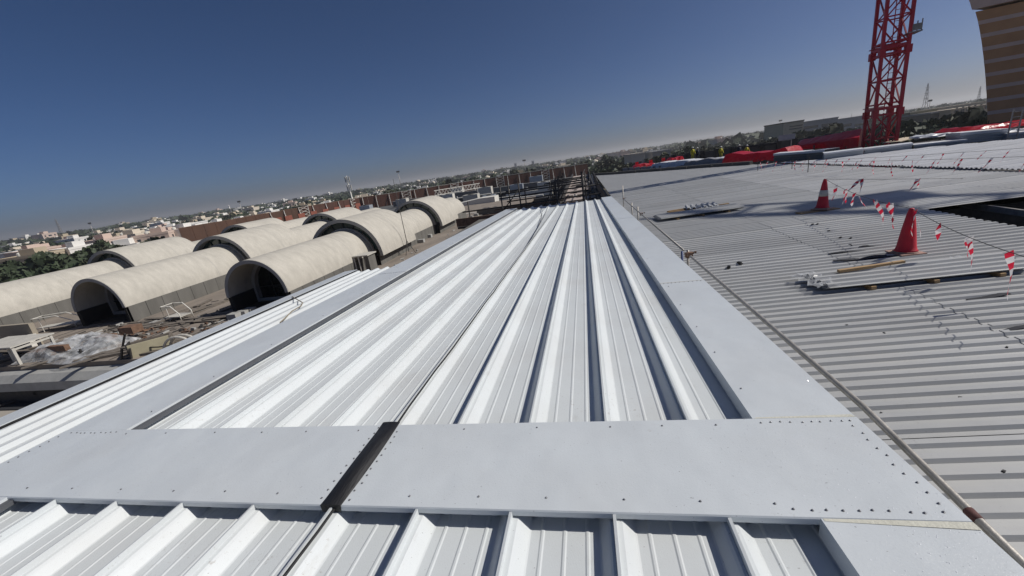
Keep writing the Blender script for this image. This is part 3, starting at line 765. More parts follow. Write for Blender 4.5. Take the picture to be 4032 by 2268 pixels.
def vault_row(xc, label, segs, near_detail=True):
    v = thing('barrel_vault', label, 'vault', (0, 0, 0))
    rS, rL, zS, zL = 2.05, 3.14, -3.0, -3.2
    for kind, y0, y1 in segs:
        if kind == 'S':
            sl_ = shell(v, xc, zS, rS, .20, y0, y1); side_walls(v, xc, rS, y0 + .12, y1, zS)
            # faint construction joint
            ym = y0 + (y1 - y0) * .72
            m = MB(); P = arc_pts(xc, zS, rS + .004); m.add([(x, y, z) for y in (ym, ym + .03) for x, z in P], [(i, i + 1, 29 + i + 1, 29 + i) for i in range(28)]); m.build('shell_joint', RIM, sl_)
        else:
            sl_ = shell(v, xc, zL, rL, .26, y0, y1); side_walls(v, xc, rL - .55, y0 + .3, y1, zL + .02)
            crescent(v, xc, zS, rS - .1, zL, rL - .24, y0 + .55)
            m = MB(); P = arc_pts(xc, zS, rS + .16); Q = arc_pts(xc, zS, rS - .02); yy = y0 + .3
            m.add([(x, yy, z) for x, z in P] + [(x, yy, z) for x, z in Q] + [(x, yy + .4, z) for x, z in P], [(i + 1, i, 29 + i, 29 + i + 1) for i in range(28)] + [(i, i + 1, 58 + i + 1, 58 + i) for i in range(28)]); m.build('rim', RIM, v)
            ym = y0 + (y1 - y0) * .62
            m = MB(); P = arc_pts(xc, zL, rL + .004); m.add([(x, y, z) for y in (ym, ym + .03) for x, z in P], [(i, i + 1, 29 + i + 1, 29 + i) for i in range(28)]); m.build('shell_joint', RIM, sl_)
    y0 = segs[0][1]
    # recessed portal with dark glazing
    yp = y0 + 1.7; r = rS - .21
    m = MB(); P = [(xc + r, ZD + .12)] + arc_pts(xc, zS, r) + [(xc - r, ZD + .12)]; Q = [(xc + r - .22, ZD + .34)] + arc_pts(xc, zS, r - .22) + [(xc - r + .22, ZD + .34)]; n = len(P)
    m.add([(x, yp, z) for x, z in P] + [(x, yp, z) for x, z in Q], [(i + 1, i, n + i, n + i + 1) for i in range(n - 1)] + [(0, n - 1, 2 * n - 1, n)])
    m.add([(x, yp, z) for x, z in Q] + [(x, yp + .35, z) for x, z in Q], [(i + 1, i, n + i, n + i + 1) for i in range(n - 1)]); m.build('portal_frame', RIM, v)
    m = MB(); Q2 = [(xc + r - .2, ZD + .3)] + arc_pts(xc, zS, r - .2) + [(xc - r + .2, ZD + .3)]
    m.add([(x, yp + .3, z) for x, z in Q2], [tuple(reversed(range(n)))]); pg_ = m.build('portal_glass', mat('black_glass', (.008, .011, .011), .1), v)
    for a in (-.62, 0, .62): MB().bar((xc + a, yp + .26, ZD + .3), (xc + a, yp + .26, zS + math.sqrt(max(0, (r - .22) ** 2 - a * a))), .06, .06).build('mullion', FRAME, pg_)
    MB().bar((xc - r + .2, yp + .26, zS), (xc + r - .2, yp + .26, zS), .06, .06).build('mullion', FRAME, pg_)
    MB().bar((xc - .62, yp + .25, ZD + .4), (xc + .62, yp + .25, zS), .05, .05).build('mullion', FRAME, pg_)
    MB().bar((xc + .62, yp + .25, ZD + .4), (xc - .62, yp + .25, zS), .05, .05).build('mullion', FRAME, pg_)
    MB().box((xc - rS + .02, y0 + .35, ZD), (xc + rS - .02, y0 + 1.66, ZD + .10)).build('threshold', DARKST, v)
    for s in (-1, 1):  # near-black panels: shade under the shell front put into their colour
        xa = xc + s * (rS - .24); MB().box((xa - .03, y0 + .10, ZD), (xa + .03, yp, zS + .02)).build('painted_shade_panel', INTER, v)
        xe = xc + s * (rS - .13); MB().box((xe - .14, y0 + .06, ZD), (xe + (.14 if s < 0 else -.0), y0 + .098, zS - .01)).build('painted_shade_panel', INTER, v)
    return v


SEG = [('S', 19.0, 28.6), ('L', 28.3, 34.8), ('S', 34.6, 42.7), ('L', 42.4, 48.4), ('S', 48.2, 55.5)]
vault_row(-18.75, 'cream barrel vault row nearest the white roof, with dark arched opening', SEG)
vault_row(-30.35, 'cream barrel vault row between two other vault rows', SEG)
vault_row(-41.95, 'cream barrel vault row farthest from the white roof, beside the green trees', [('S', 12.2, 28.6)] + SEG[1:])
# low walls and timber between rows
for x in (-24.5, -36.1):
    tag(MB().box((x - .6, 24, ZD), (x + .6, 56, ZD + .5)).build('service_duct', CONC2), 'long low concrete duct running between two vault rows' , 'duct', 'ducts between the vault rows')

# ---- clutter on the deck
def planks():
    r = random.Random(21)
    me = [MB().box((-L / 2, -.13, 0), (L / 2, .13, .045)).mesh('plank', WOOD) for L in (1.6, 2.6, 3.8)]
    spots = []
    for i in range(22): spots.append((r.uniform(-27.5, -20.5), r.uniform(17.6, 19.2), r.gauss(.1, .2), 'grey brown plank in the heap before the middle vault opening', 'planks heaped before the middle vault'))
    for i in range(24): spots.append((r.uniform(-26.3, -21.2), r.uniform(19.2, 27), r.gauss(1.45, .15), 'grey brown plank laid along the wall panels between two vaults', 'planks between the vault rows'))
    for i in range(20): spots.append((r.uniform(-31, -22), r.uniform(13.8, 16.6), r.gauss(.5, .35), 'grey brown plank lying loose near the deck edge beam', 'planks near the deck edge'))
    for x, y, a, lab, g in spots:
        o = link('plank', r.choice(me), None, (x, y, ZD + r.choice((.0, .0, .045, .09)) + .002), (0, r.gauss(0, .01), a)); tag(o, lab, 'plank', g)


planks()
for i, (a, b, w) in enumerate((((-24.3, 13.9), (-14.6, 16.9), .35), ((-23.4, 13.6), (-12.6, 17.6), .22), ((-21.5, 13.6), (-12.2, 15.6), .3))):
    tag(MB().bar((*a, ZD + .06), (*b, ZD + .06), w, .12).build('deck_beam', WOOD), 'long dark timber beam laid across the dusty deck', 'beam', 'long timbers on the deck')
# seams of the deck sheets
seam = MB().box((-.03, 0, 0), (.03, 6.0, .012)).mesh('deck_seam', DARKST)
for i in range(22): link('deck_seam', seam, bpy.data.objects['roof_deck'], (-33 + i * .98, 13.4, ZD + .001), (0, 0, rnd.gauss(0, .02)))


def railing(label, P, yaw, L=1.3, h=.95):
    r_ = thing('railing', label, 'railing', P, (0, 0, yaw))
    for y in (0, .7): MB().tube([(0, y, 0), (0, y, h), (L * .62, y, h), (L, y, h * .5), (L, y, 0)], .028, 8).build('rail_tube', OFFWH, r_, True)
    for x in (.42,): MB().tube([(x, 0, 0), (x, 0, h)], .02, 6).build('baluster', OFFWH, r_)
    MB().tube([(0, 0, h), (0, .7, h)], .022, 6).build('cross_bar', OFFWH, r_)
    MB().box((0, 0, .25), (L, .7, .30)).build('step', DIRTWH, r_)
    return r_


P = at_z(655, 1268, ZD); railing('white hooped access railing on the deck beside the middle vault', (P[0], P[1], ZD), -.1)
P = at_z(150, 1312, ZD); railing('white access railing near the plastic sheet by the far vault', (P[0], P[1], ZD), .25, 2.4)
# site table with parapet box behind
P = at_z(82, 1437, ZD)
tb = thing('site_table', 'old wooden site table with pale legs at the deck edge', 'table', (P[0] - 2.1, P[1], ZD))
MB().box((-1.2, -.05, .92), (2.1, 1.7, .98)).build('table_top', DIRTWH, tb)
for x, y in ((2.0, .05), (2.0, 1.55), (1.1, 1.5), (-.9, .05), (.2, .9), (1.25, .3)): MB().bar((x, y, 0), (x, y, .92), .11, .11).build('leg', DIRTWH, tb)
MB().bar((2.0, .05, .8), (2.0, 1.55, .8), .06, .1).build('rail', DIRTWH, tb)
P = at_z(150, 1362, ZD)
tag(MB().box((P[0] - 6, P[1], ZD), (P[0] + .1, P[1] + .22, ZD + 1.35)).build('block_wall', mat('tan_block', (.32, .28, .22), .9, 0, .12, 1)), 'low tan block wall behind the site table', 'wall')
P = at_z(135, 1365, ZD)
tag(MB().box((P[0], P[1] - .3, ZD), (P[0] + .45, P[1] + .1, ZD + .75)).build('cream_panel', OFFWH), 'small cream panel leaning at the end of the tan block wall', 'panel')


def plastic_heap():
    P = at_z(330, 1395, ZD); Q = at_z(180, 1410, ZD); c = (P + Q) / 2
    t_ = thing('covered_heap', 'heap of materials wrapped in crumpled clear plastic sheet on the deck', 'covered heap', (c[0], c[1], ZD))
    r = random.Random(11)
    for i in range(9):
        MB().box((0, 0, 0), (r.uniform(.5, 1.3), r.uniform(.2, .6), r.uniform(.15, .5))).build('wrapped_box', r.choice((DARKST, WOOD, RUST)), t_, loc=(r.uniform(-2.4, 1.4), r.uniform(-.2, 1.8), r.choice((0, 0, .3))))
    nx, ny = 20, 11; vs = []
    for j in range(ny + 1):
        for i in range(nx + 1):
            u = i / nx; w = j / ny
            x = -2.4 + 5.0 * u; y = -.8 + 2.9 * w
            env = (math.sin(math.pi * u) ** .5) * (math.sin(math.pi * w) ** .6)
            z = env * (.75 + .25 * math.sin(5 * u + 2) + .25 * math.sin(7 * w + 4 * u)) + .10 * math.sin(19 * u + 6 * w) * env + r.uniform(-.13, .13) * (.3 + env)
            vs.append((x + r.uniform(-.05, .05), y + .25 * math.sin(6 * u), max(.02, z)))
    m = MB().add(vs, [(j * (nx + 1) + i, j * (nx + 1) + i + 1, (j + 1) * (nx + 1) + i + 1, (j + 1) * (nx + 1) + i) for j in range(ny) for i in range(nx)])
    m.build('plastic_sheet', PLASTIC, t_)


plastic_heap()
# box, stakes, hoses, small shelter, aerial mast
P = at_z(520, 1412, ZD)
bx = thing('yellow_crate', 'pale yellow open crate standing near the deck edge', 'crate', (P[0], P[1], ZD), (0, 0, .75))
MB().box((0, 0, 0), (1.5, .08, .62)).build('front_panel', mat('pale_yellow', (.46, .42, .29), .8), bx); MB().box((-.06, .0, 0), (0, .7, .66)).build('side_panel', DARKST, bx); MB().box((1.5, .0, 0), (1.56, .7, .60)).build('side_panel', WOOD, bx); MB().box((0, .65, 0), (1.5, .7, .6)).build('back_panel', WOOD, bx)
for px, py, tx, ty, lab in ((482, 1370, 492, 1315, 0), (478, 1415, 480, 1370, 0), (518, 1413, 510, 1372, 0), (880, 1292, 876, 1275, 0), (912, 1280, 908, 1264, 0), (752, 1350, 740, 1330, 0), (1378, 1110, 1368, 1070, 0), (1412, 1105, 1407, 1085, 0), (2000, 860, 1993, 822, 0), (322, 1410, 315, 1375, 0)):
    B = at_z(px, py, ZD); T = at_y(tx, ty, B[1]); tag(MB().bar(B, (T[0], B[1], max(T[2], B[2] + .3)), .07, .07).build('rebar_stake', DARKST), 'dark upright stake standing on the deck', 'stake', 'dark stakes on the deck')
Pa, Pb = at_z(482, 1372, ZD + .35), at_z(765, 1348, ZD + .35)
tag(MB().tube([Pa, (Pa + Pb) / 2 - [0, 0, .08], Pb], .03, 6).build('strap', DARKST), 'dark strap stretched low across the deck between stakes', 'strap')
for k, px in enumerate((675, 700)):
    P = at_z(px - 28, 1396 - k * 9, ZD); pts = [(P[0] + .75 * (1 - math.cos(t)) , P[1] + .1 * t, ZD + .75 * math.sin(t)) for t in np.linspace(.1, 2.9, 12)]
    tag(MB().tube(pts, .055, 8).build('hose', DIRTWH), 'arched off white hose loop at the deck edge', 'hose', 'hose loops at the deck edge')
P = at_z(1462, 1075, ZD)
sh = thing('pump_shelter', 'small shelter with pale roof and white pipes beside the near vault', 'shelter', (-16.1, P[1], ZD))
MB().box((-.7, -.3, 1.32), (.6, 1.0, 1.40)).build('roof', DIRTWH, sh)
for x, y in ((-.55, -.2), (-.2, -.2), (.05, .1)): MB().tube([(x, y, 0), (x, y, 1.32)], .05, 8).build('pipe', OFFWH, sh)
MB().box((.2, -.1, .1), (.5, .9, 1.3)).build('cabinet', CONC, sh); MB().box((-.8, -.3, 0), (.7, .3, .12)).build('base', DARKST, sh)
P = at_z(1612, 1000, ZD)
am = thing('aerial_mast', 'slender aerial mast on a tripod guyed beside the near vault', 'mast', (P[0], P[1], ZD))
MB().tube([(0, 0, .2), (.0, 0, 6.35)], [.035, .015], 6).build('pole', ROPE, am)
for a in (.4, 2.5, 4.6): MB().tube([(.55 * math.cos(a), .55 * math.sin(a), 0), (0, 0, 1.2)], .025, 6).build('leg', DARKST, am)
for i, (px, py) in enumerate(((925, 1255), (962, 1243), (985, 1235), (1660, 955), (1690, 935), (1875, 850), (1855, 860))):
    P = at_z(px, py, ZD); tag(MB().box((P[0] - .3, P[1] - .2, ZD), (P[0] + .3, P[1] + .25, ZD + .32)).build('concrete_block', CONC2), 'loose concrete block on the deck beside the near vault', 'block', 'concrete blocks on the deck')
P = at_z(690, 1262, ZD)
tag(MB().add([(P[0] + 1.5, P[1] + .3, ZD + .06), (P[0] + 4.3, P[1] + .6, ZD + .06), (P[0] + 6.0, P[1] + 4.4, ZD + .06), (P[0] + 3.2, P[1] + 2.4, ZD + .06)], [(0, 1, 2, 3)]).build('roofing_mat', DARKST), 'dark roofing mat laid on the deck between two vaults', 'mat')
thick(bpy.data.objects['roofing_mat'], .05)
def scraps(n, x0, x1, y0, y1, seed, m_):
    r = random.Random(seed); m = MB()
    for i in range(n):
        x, y = r.uniform(x0, x1), r.uniform(y0, y1); L = r.uniform(.05, .5); a = r.uniform(0, 3); h = r.uniform(.02, .10)
        m.bar((x, y, ZD + h / 2 + .003), (x + L * math.cos(a), y + L * math.sin(a), ZD + h / 2 + .003), r.uniform(.03, .12), h)
    return stuff(m.build('deck_rubble', m_))
scraps(170, -31, -15, 13.6, 19, 1, DARKST); scraps(120, -33, -13, 13.6, 19, 2, CONC2); scraps(120, -26, -21.3, 19, 50, 3, DARKST); scraps(90, -15.5, -10, 24, 60, 4, CONC2); scraps(60, -26, -19, 14.6, 17.5, 5, RUST)
# ================================================================== end of the white roof: gutter, scaffold, service walkway
g = thing('end_gutter', 'rusty brown gutter boards at the far end of the white roof', 'gutter')
MB().box((-9.5, 28.75, -1.75), (1.6, 28.85, -1.18)).build('board', RUST, g); MB().box((-9.5, 29.5, -1.9), (1.6, 29.6, -1.30)).build('board', RUST, g); MB().box((-9.5, 28.85, -1.95), (1.6, 29.5, -1.80)).build('trough', DARKST, g)
MB().box((-4.6, 29.62, -1.7), (-3.7, 29.66, -1.2)).build('wood_panel', PINE, g)
MB().box((-9.5, 30.2, -2.6), (1.6, 30.6, -2.0)).build('ledge', CONC, g)
sf = thing('scaffolding', 'dark rusty scaffold frame of tubes behind the end of the white roof', 'scaffold')
for i, (x, y, zb, zt) in enumerate(((-6.35, 31, -4, .62), (-5.95, 32.4, -4, .75), (-4.9, 31, -4, .65), (-4.75, 33, -4, .3), (-2.1, 31, -4, .72), (-2.05, 32.6, -4, .55), (-.15, 31, -4, .9), (.35, 31.4, -4, .8), (-.1, 34, -4, .6), (.1, 37.5, -4, .55), (.5, 42, -4, .7), (-9.2, 31.5, -4, -.2))):
    MB().tube([(x, y, zb), (x + .03, y, zt)], .055, 8).build('standard', DARKST, sf, True)
for y, z, x0, x1, m_ in ((31, .12, -6.5, -.2, DARKST), (31, -.18, -6.5, 1.2, DARKST), (31.05, -.85, -9.6, 1.2, DARKST), (31.1, -1.0, -7, -1.5, RUST), (32.5, .2, -6.2, -.1, DARKST), (32.5, -.6, -6.2, .3, DARKST), (34, .3, -3.2, .2, DARKST), (37.5, .25, -2.6, .3, DARKST), (31, -1.25, -8, -.2, RUST)):
    MB().tube([(x0, y, z - .1), (x1, y + .1, z)], .05, 8).build('ledger', m_, sf, True)
for x, z in ((-.15, .45), (-.1, -.2), (.35, .1), (.45, -.6), (.75, -.35), (1.0, -.1)):
    MB().tube([(x, 30.6, z), (x + .25, 48, z - .15), (x + .4, 60, z - .3)], .05, 8).build('long_tube', GALV if z in (.1, -.35) else DARKST, sf, True)
for a, b_ in (((-6.3, 31, -1.2), (-4.9, 31, .2)), ((-2.1, 31.1, .5), (-2.6, 32.5, -2)), ((-.2, 31, -.9), (.5, 34, .3)), ((-3.4, 33, -1.6), (-2.2, 33, .3)), ((-2.3, 34, -1.8), (-1.3, 34, .2))): MB().tube([a, b_], .04, 6).build('brace', DARKST, sf, True)
fr = thing('walkway_scaffolding', 'row of dark upright frames along the service walkway', 'scaffold')
for i in range(16):
    y = 36 + i * 1.9; x = -3.1 + rnd.uniform(-.1, .1)
    MB().bar((x, y, -3), (x + .15, y, .15 - .02 * i + rnd.uniform(-.2, .2)), .09, .09).build('upright', DARKST, fr)
for z in (-.4, -1.2): MB().bar((-3.1, 36, z), (-2.9, 66, z - .3), .08, .08).build('runner', DARKST, fr)
wk = thing('service_walkway', 'pale debris strewn service walkway beyond the scaffold', 'walkway')
MB().box((-2.7, 36, -4.0), (1.3, 118, -3.0)).build('slab', mat('pink_screed', (.40, .34, .31), .95, 0, .2, .4, spots=.4, spot_scale=.5), wk)
r5 = random.Random(5)
for i in range(34): MB().box((0, 0, 0), (r5.uniform(.3, 1.6), r5.uniform(.2, 1.0), r5.uniform(.05, .3))).build('board', r5.choice((WOOD, OFFWH, DIRTWH, DARKST)), wk, loc=(r5.uniform(-2.6, .6), r5.uniform(38, 100), -2.995))
for i in range(10): MB().bar((-2.7, 42 + i * 7, -2.93), (1.3, 42 + i * 7 + .4, -2.93), .16, .12).build('sleeper', DARKST, wk)
for x in (-2.85, 1.45): MB().box((x - .12, 36, -4.0), (x + .12, 118, -2.3)).build('kerb', DARKST, wk)
MB().box((1.62, 28.6, -4), (1.74, 64, -1.22)).build('edge_fascia', DARKST, cr)

# ================================================================== middle distance roofs
ZM = -5.2
struct(MB().box((-88, 74, -17), (-3.3, 176, ZM)).build('far_roof', ROOFGREY))
struct(MB().box((-60, 60.5, -17), (-3.3, 74, -6.2)).build('far_roof_step', ROOFMID))


def wallbox(label, a, b, m_, cap=True, cat='wall', grp=None):
    t_ = thing('roof_parapet', label, cat, (0, 0, 0), None, grp); MB().box(a, b).build('wall', m_, t_)
    if cap: MB().box((a[0] - .15, a[1] - .15, b[2] + .002), (b[0] + .15, b[1] + .15, b[2] + .14)).build('coping', DIRTWH, t_)
    return t_


wallbox('long dark parapet with pale coping in front of the blue skip', (-48, 74.2, ZM - 1), (-3.5, 74.6, ZM + 1.0), WALLDK)
wallbox('dark upper roof wall behind the white ducts', (-42, 98, ZM), (-3.5, 98.5, ZM + 1.5), WALLDK)
wallbox('grey roof wall with pale posts close to the brown fence', (-62, 126, ZM), (-3.5, 126.5, ZM + 1.6), ROOFMID)
wallbox('concrete parapet of the lower grey roof next to the last vault', (-30, 60.6, -7), (-3.5, 61.2, -4.1), CONC)
wallbox('low concrete wall with a timber edge beyond the last vault', (-15.5, 57, -6), (-3.4, 57.5, -3.3), CONC, False)
for i in range(9):
    x = -40 + i * 4.4; tag(MB().box((x, 97.7, ZM), (x + .35, 97.95, ZM + 2.1)).build('pale_post', OFFWH), 'pale post standing in front of the dark upper roof wall', 'post', 'pale posts on the far roof')
def ac_unit(x, y, s, lab, grp, m_=OFFWH):
    a = thing('air_handler', lab, 'air handler', (x, y, ZM), None, grp)
    MB().box((0, 0, .25), (2.2 * s, 1.4 * s, 1.5 * s)).build('casing', m_, a); MB().box((.2, .2, 0), (2.0 * s, 1.2 * s, .25)).build('plinth', DARKST, a)
    MB().lathe([(.45 * s, 1.5 * s), (.45 * s, 1.62 * s), (.1, 1.62 * s)], 12, (1.1 * s, .7 * s, 0)).build('fan', DARKST, a)
for i, (x, y, s) in enumerate(((-33, 88, 1.5), (-27.5, 91, 1.6), (-22, 87, 1.3), (-40, 112, 1.5), (-30, 115, 1.8), (-20, 112, 1.6), (-12, 108, 1.5), (-46, 140, 1.8), (-18, 140, 2), (-10, 90, 1.4), (-58, 120, 1.6), (-66, 112, 1.5), (-71, 104, 1.5))):
    ac_unit(x, y, s, 'boxy off white air handler on the dark far roof', 'air handlers on the far roof', [OFFWH, DIRTWH, PANELB][i % 3])
for i, (x, y, L, h) in enumerate(((-24, 83, 11, .9), (-18, 94, 12, .8), (-34, 104, 10, .9), (-15, 80, 7, .7))):
    d = thing('air_duct', 'white rectangular air duct on legs across the far roof', 'duct', (x, y, ZM), (0, 0, rnd.uniform(-.05, .1)), 'air ducts on the far roof')
    MB().box((0, 0, .5), (L, .9, .5 + h)).build('duct_body', OFFWH, d)
    for k in range(4): MB().box((L * (.1 + .26 * k), .1, 0), (L * (.1 + .26 * k) + .15, .8, .5)).build('leg', DARKST, d)
sk = thing('blue_skip', 'dark blue container with open side beyond the last vault', 'container', (-34, 79, ZM), (0, 0, .08))
MB().box((0, 0, .2), (6.0, 2.4, 2.7)).build('body', BLUEP, sk); MB().box((6.02, .2, .3), (6.2, 2.2, 2.6)).build('door', DIRTWH, sk); MB().box((0, 0, 0), (6, 2.4, .2)).build('base', DARKST, sk); MB().box((-.1, -.1, 2.7), (6.1, 2.5, 2.82)).build('roof', DIRTWH, sk)
tp = thing('duct_shed', 'low shed with white sloping roof between pale posts', 'shed', (-26, 77, ZM))
MB().sweep([(0, .8), (0, 1.6), (6, 2.2), (9, 2.2), (9, .8)], 'y', 0, 4, True).build('roof', OFFWH, tp); MB().box((.3, .2, 0), (8.7, 3.8, .8)).build('wall', CONC, tp)
# white lattice gantry
Ga, Gb = at_z(1712, 770, -2.2), at_z(1872, 742, -2.2)
Gb = Ga + (Gb - Ga) / np.linalg.norm(Gb - Ga) * 14
gt = thing('lattice_gantry', 'white horizontal lattice girder in front of the brown fence', 'girder')
u = (Gb - Ga) / 14.
for dz in (0, 1.15): MB().bar(Ga + [0, 0, dz], Gb + [0, 0, dz], .16, .16).build('chord', OFFWH, gt)
for k in range(14): MB().bar(Ga + u * k, Ga + u * (k + (.5)) + [0, 0, 1.15], .07, .07).build('brace', OFFWH, gt); MB().bar(Ga + u * (k + .5) + [0, 0, 1.15], Ga + u * (k + 1), .07, .07).build('brace', OFFWH, gt)
for k in (1, 13): MB().bar(Ga + u * k, np.array([*(Ga + u * k)[:2], ZM]), .2, .2).build('leg', OFFWH, gt)
# brown fence on white lattice supports
FP = [(-94, 80), (-91, 108), (-79, 133), (-38, 158.5), (2, 172)]
fn = thing('site_fence', 'tall brown sheet hoarding with white lattice props behind the far roofs', 'fence')
def along(t):
    L = [math.dist(FP[i], FP[i + 1]) for i in range(len(FP) - 1)]; s = t
    for i, l in enumerate(L):
        if s <= l or i == len(L) - 1: f = s / l; return np.array([FP[i][0] + (FP[i + 1][0] - FP[i][0]) * f, FP[i][1] + (FP[i + 1][1] - FP[i][1]) * f, 0])
        s -= l
TOT = sum(math.dist(FP[i], FP[i + 1]) for i in range(len(FP) - 1)); t = 0; k = 0
while t < TOT - .5:
    a = along(t); b_ = along(min(TOT, t + 2.95)); zt = -1.0 + rnd.uniform(-.06, .06)
    MB().bar(a + [0, 0, (zt - 5.2) / 2], b_ + [0, 0, (zt - 5.2) / 2], .10, zt + 5.2).build('fence_panel', FENCE2 if t < 34 else FENCE, fn)
    MB().bar(a + [0, 0, zt + .05], b_ + [0, 0, zt + .05], .18, .12).build('top_rail', DIRTWH if t > 60 else RUST, fn)
    t += 3.0; k += 1
i = 0; t = 26.0
while t < TOT - 2:
    a = along(t); d = along(min(TOT, t + 1)) - a; d /= np.linalg.norm(d); nrm = np.array([d[1], -d[0], 0]); p = a + nrm * .3
    MB().bar(p + [0, 0, -5.2], p + [0, 0, -.95], .16, .16).build('prop', OFFWH, fn)
    q = a + nrm * 1.5
    MB().bar(q + [0, 0, -5.2], p + [0, 0, -1.6], .13, .13).build('raker', OFFWH, fn)
    for z in (-4.6, -3.9, -3.2, -2.5): f = (z + 5.2) / 3.6; w = q + (p - q) * f; MB().bar(p + [0, 0, z], np.array([w[0], w[1], z + .35]), .08, .08).build('lacing', OFFWH, fn)
    if i % 4 == 2:
        p2 = p + d * 3.0; MB().bar(p2 + [0, 0, -5.2], p2 + [0, 0, -.6], .16, .16).build('prop', OFFWH, fn)
        for z in (-4.8, -3.8, -2.8, -1.8): MB().bar(p + [0, 0, z], p2 + [0, 0, z + 1.0], .09, .09).build('lacing', OFFWH, fn); MB().bar(p2 + [0, 0, z], p + [0, 0, z + 1.0], .09, .09).build('lacing', OFFWH, fn)
    t += 4.6; i += 1
# red scaffold screens left of the fence bend
for k in range(9):
    a = along(20 + k * 4.0); tag(MB().box((a[0] + 4, a[1] - 1.5, -5.2), (a[0] + 4.2, a[1] + 1.5, -2.6)).build('red_screen', mat('rusty_red_screen', (.22, .07, .045), .8, 0, .2, 2)), 'rusty red screen panel leaning before the brown fence', 'screen', 'rusty screens before the fence')

# ================================================================== things at the back of the grey roof
edge_px = [(2330, 693), (2420, 688), (2500, 682), (2600, 675), (2700, 668), (2800, 661), (2880, 656), (2950, 652)]
EP = [on_roof(*p) for p in edge_px]
kb = thing('roof_kerb', 'dark concrete kerb along the back edge of the grey roof', 'kerb')
for a, b_ in zip(EP[:-1], EP[1:]):
    d = (b_ - a); MB().bar(a + [.25, .15, .02], b_ - d * .02 + [.25, .15, .02], .3, .62).build('kerb_block', WALLDK, kb)
kbz = -1.2


def tarp(label, A, B, w, h, m_, seed, grp=None, droop=.5, name='tarpaulin'):
    """rumpled sheet draped over a long heap from A to B (base points), w deep, h high"""
    A = np.array(A, float); B = np.array(B, float); L = np.linalg.norm(B - A); d = (B - A) / L; nrm = np.array([-d[1], d[0], 0]); nrm /= np.linalg.norm(nrm)
    r = random.Random(seed); nx = max(10, int(L * 3)); prof = [(-.04, .04), (0, .55), (.06, .98), (.3, 1.0), (.55, 1.04), (.85, 1.0), (.97, .9), (1.0, .5), (1.04, .02)]
    vs = []; ph = [r.uniform(0, 6) for _ in range(4)]
    for i in range(nx + 1):
        t = i / nx; hh = h * (.92 + .10 * math.sin(t * 7 + ph[0]) + .05 * math.sin(t * 17 + ph[1])) * (1 if 0 < i < nx else .55)
        for j, (u_, v_) in enumerate(prof):
            hem = droop * (.5 + .5 * math.sin(t * 9 + ph[2]) * math.sin(t * 23 + ph[3])) if j in (0, 8) else 0
            P = A + d * (L * t) + nrm * (w * u_ + r.uniform(-.05, .05)) + np.array([0, 0, hh * max(v_, hem * .6) + r.uniform(-.035, .035)])
            vs.append(P)
    n = len(prof)
    m = MB().add(vs, [(i * n + j, (i + 1) * n + j, (i + 1) * n + j + 1, i * n + j + 1) for i in range(nx) for j in range(n - 1)])
    m.add(vs[:n], [tuple(range(n))]); m.add(vs[-n:], [tuple(reversed(range(n)))])
    return tag(m.build(name, m_), label, 'tarpaulin', grp)


def panel_bundle(label, px0, py0, px1, py1, dep0, dep1, h, w=1.1, m_=None, grp='silver panel bundles'):
    A = at_d(px0, py0, dep0); B = at_d(px1, py1, dep1); d = B - A; L = float(np.linalg.norm(d)); yaw = math.atan2(d[1], d[0]); pit = -math.asin(d[2] / L)
    b_ = thing('panel_bundle', label, 'panel bundle', A, (0, pit, yaw), grp)
    n = 4
    for k in range(n): MB().box((.0 + rnd.uniform(-.03, .03), 0, .10 + h * k / n), (L, w, .10 + h * (k + 1) / n - .012)).build('panel', m_ or PANELB, b_)
    MB().add([(-.04, -.03, .10 + h), (L + .04, -.03, .10 + h), (L + .04, w + .03, .115 + h), (-.04, w + .03, .115 + h), (-.04, -.035, .10 + h * .75), (L + .04, -.035, .10 + h * .75)], [(0, 1, 2, 3), (4, 5, 1, 0)]).build('cover_sheet', WHTARP, b_)
    for x in (L * .15, L * .8): MB().box((x, -.02, 0), (x + .12, w + .02, .095)).build('bearer', DARKST, b_)
    return b_


panel_bundle('silver panel bundle with white cover in front of the crane foot, left of the pair', 3245, 633, 3398, 616, 27.5, 26.4, .40)
panel_bundle('silver panel bundle right below the crane foot', 3402, 618, 3588, 598, 26.6, 25.2, .42)
panel_bundle('silver panel bundle between the crane and the striped stone arch', 3598, 600, 3800, 580, 25.3, 24.2, .36)
panel_bundle('tall silver panel bundle under the red sheet by the striped arch', 3775, 572, 3965, 556, 24.6, 23.8, .62, 1.6)
panel_bundle('dark edged panel bundle at the foot of the striped arch', 3958, 562, 4200, 540, 23.6, 22.6, .42, 1.2)
tarp('dark red tarpaulin spread over panels by the striped stone arch', at_d(3765, 532, 26.5), at_d(4200, 480, 25.5), 1.8, .42, REDTARP, 4)
tarp('white plastic sheet on top of the panels by the striped arch', at_d(3620, 545, 26.2), at_d(4180, 508, 25), .9, .22, WHTARP, 14)
# bundles along the oblique edge
for i, (a, b_, ym) in enumerate((((3045, 641), (3175, 634), 33), ((3175, 634), (3245, 630), 30))):
    panel_bundle('dark wrapped panel bundle beside the bright red tarpaulin' if i == 0 else 'grey panel bundle below the red roofed shelter', *a, *b_, 33 - 2 * i, 31 - 2 * i, .62, 1.0, ROOFMID, None)
tarp('glossy red tarpaulin over a long heap at the back kerb', at_d(2842, 652, 41), at_d(3102, 632, 35), 2.2, 1.05, REDTARP, 1)
tarp('white plastic sheet covering a long heap at the back kerb', at_d(2560, 667, 54), at_d(2865, 645, 43), 2.2, .75, WHTARP, 2)
tarp('grey crumpled sheet hanging in front of the white covered heap', at_d(2690, 660, 47), at_d(2860, 648, 42.5), .8, .75, mat('grey_sheet', (.28, .28, .29), .4, 0, .1, 1, .5, 3), 5)
tarp('small red tarpaulin on the far end of the back kerb', at_d(2500, 666, 57), at_d(2585, 655, 57), 1.6, .6, REDTARP, 6)
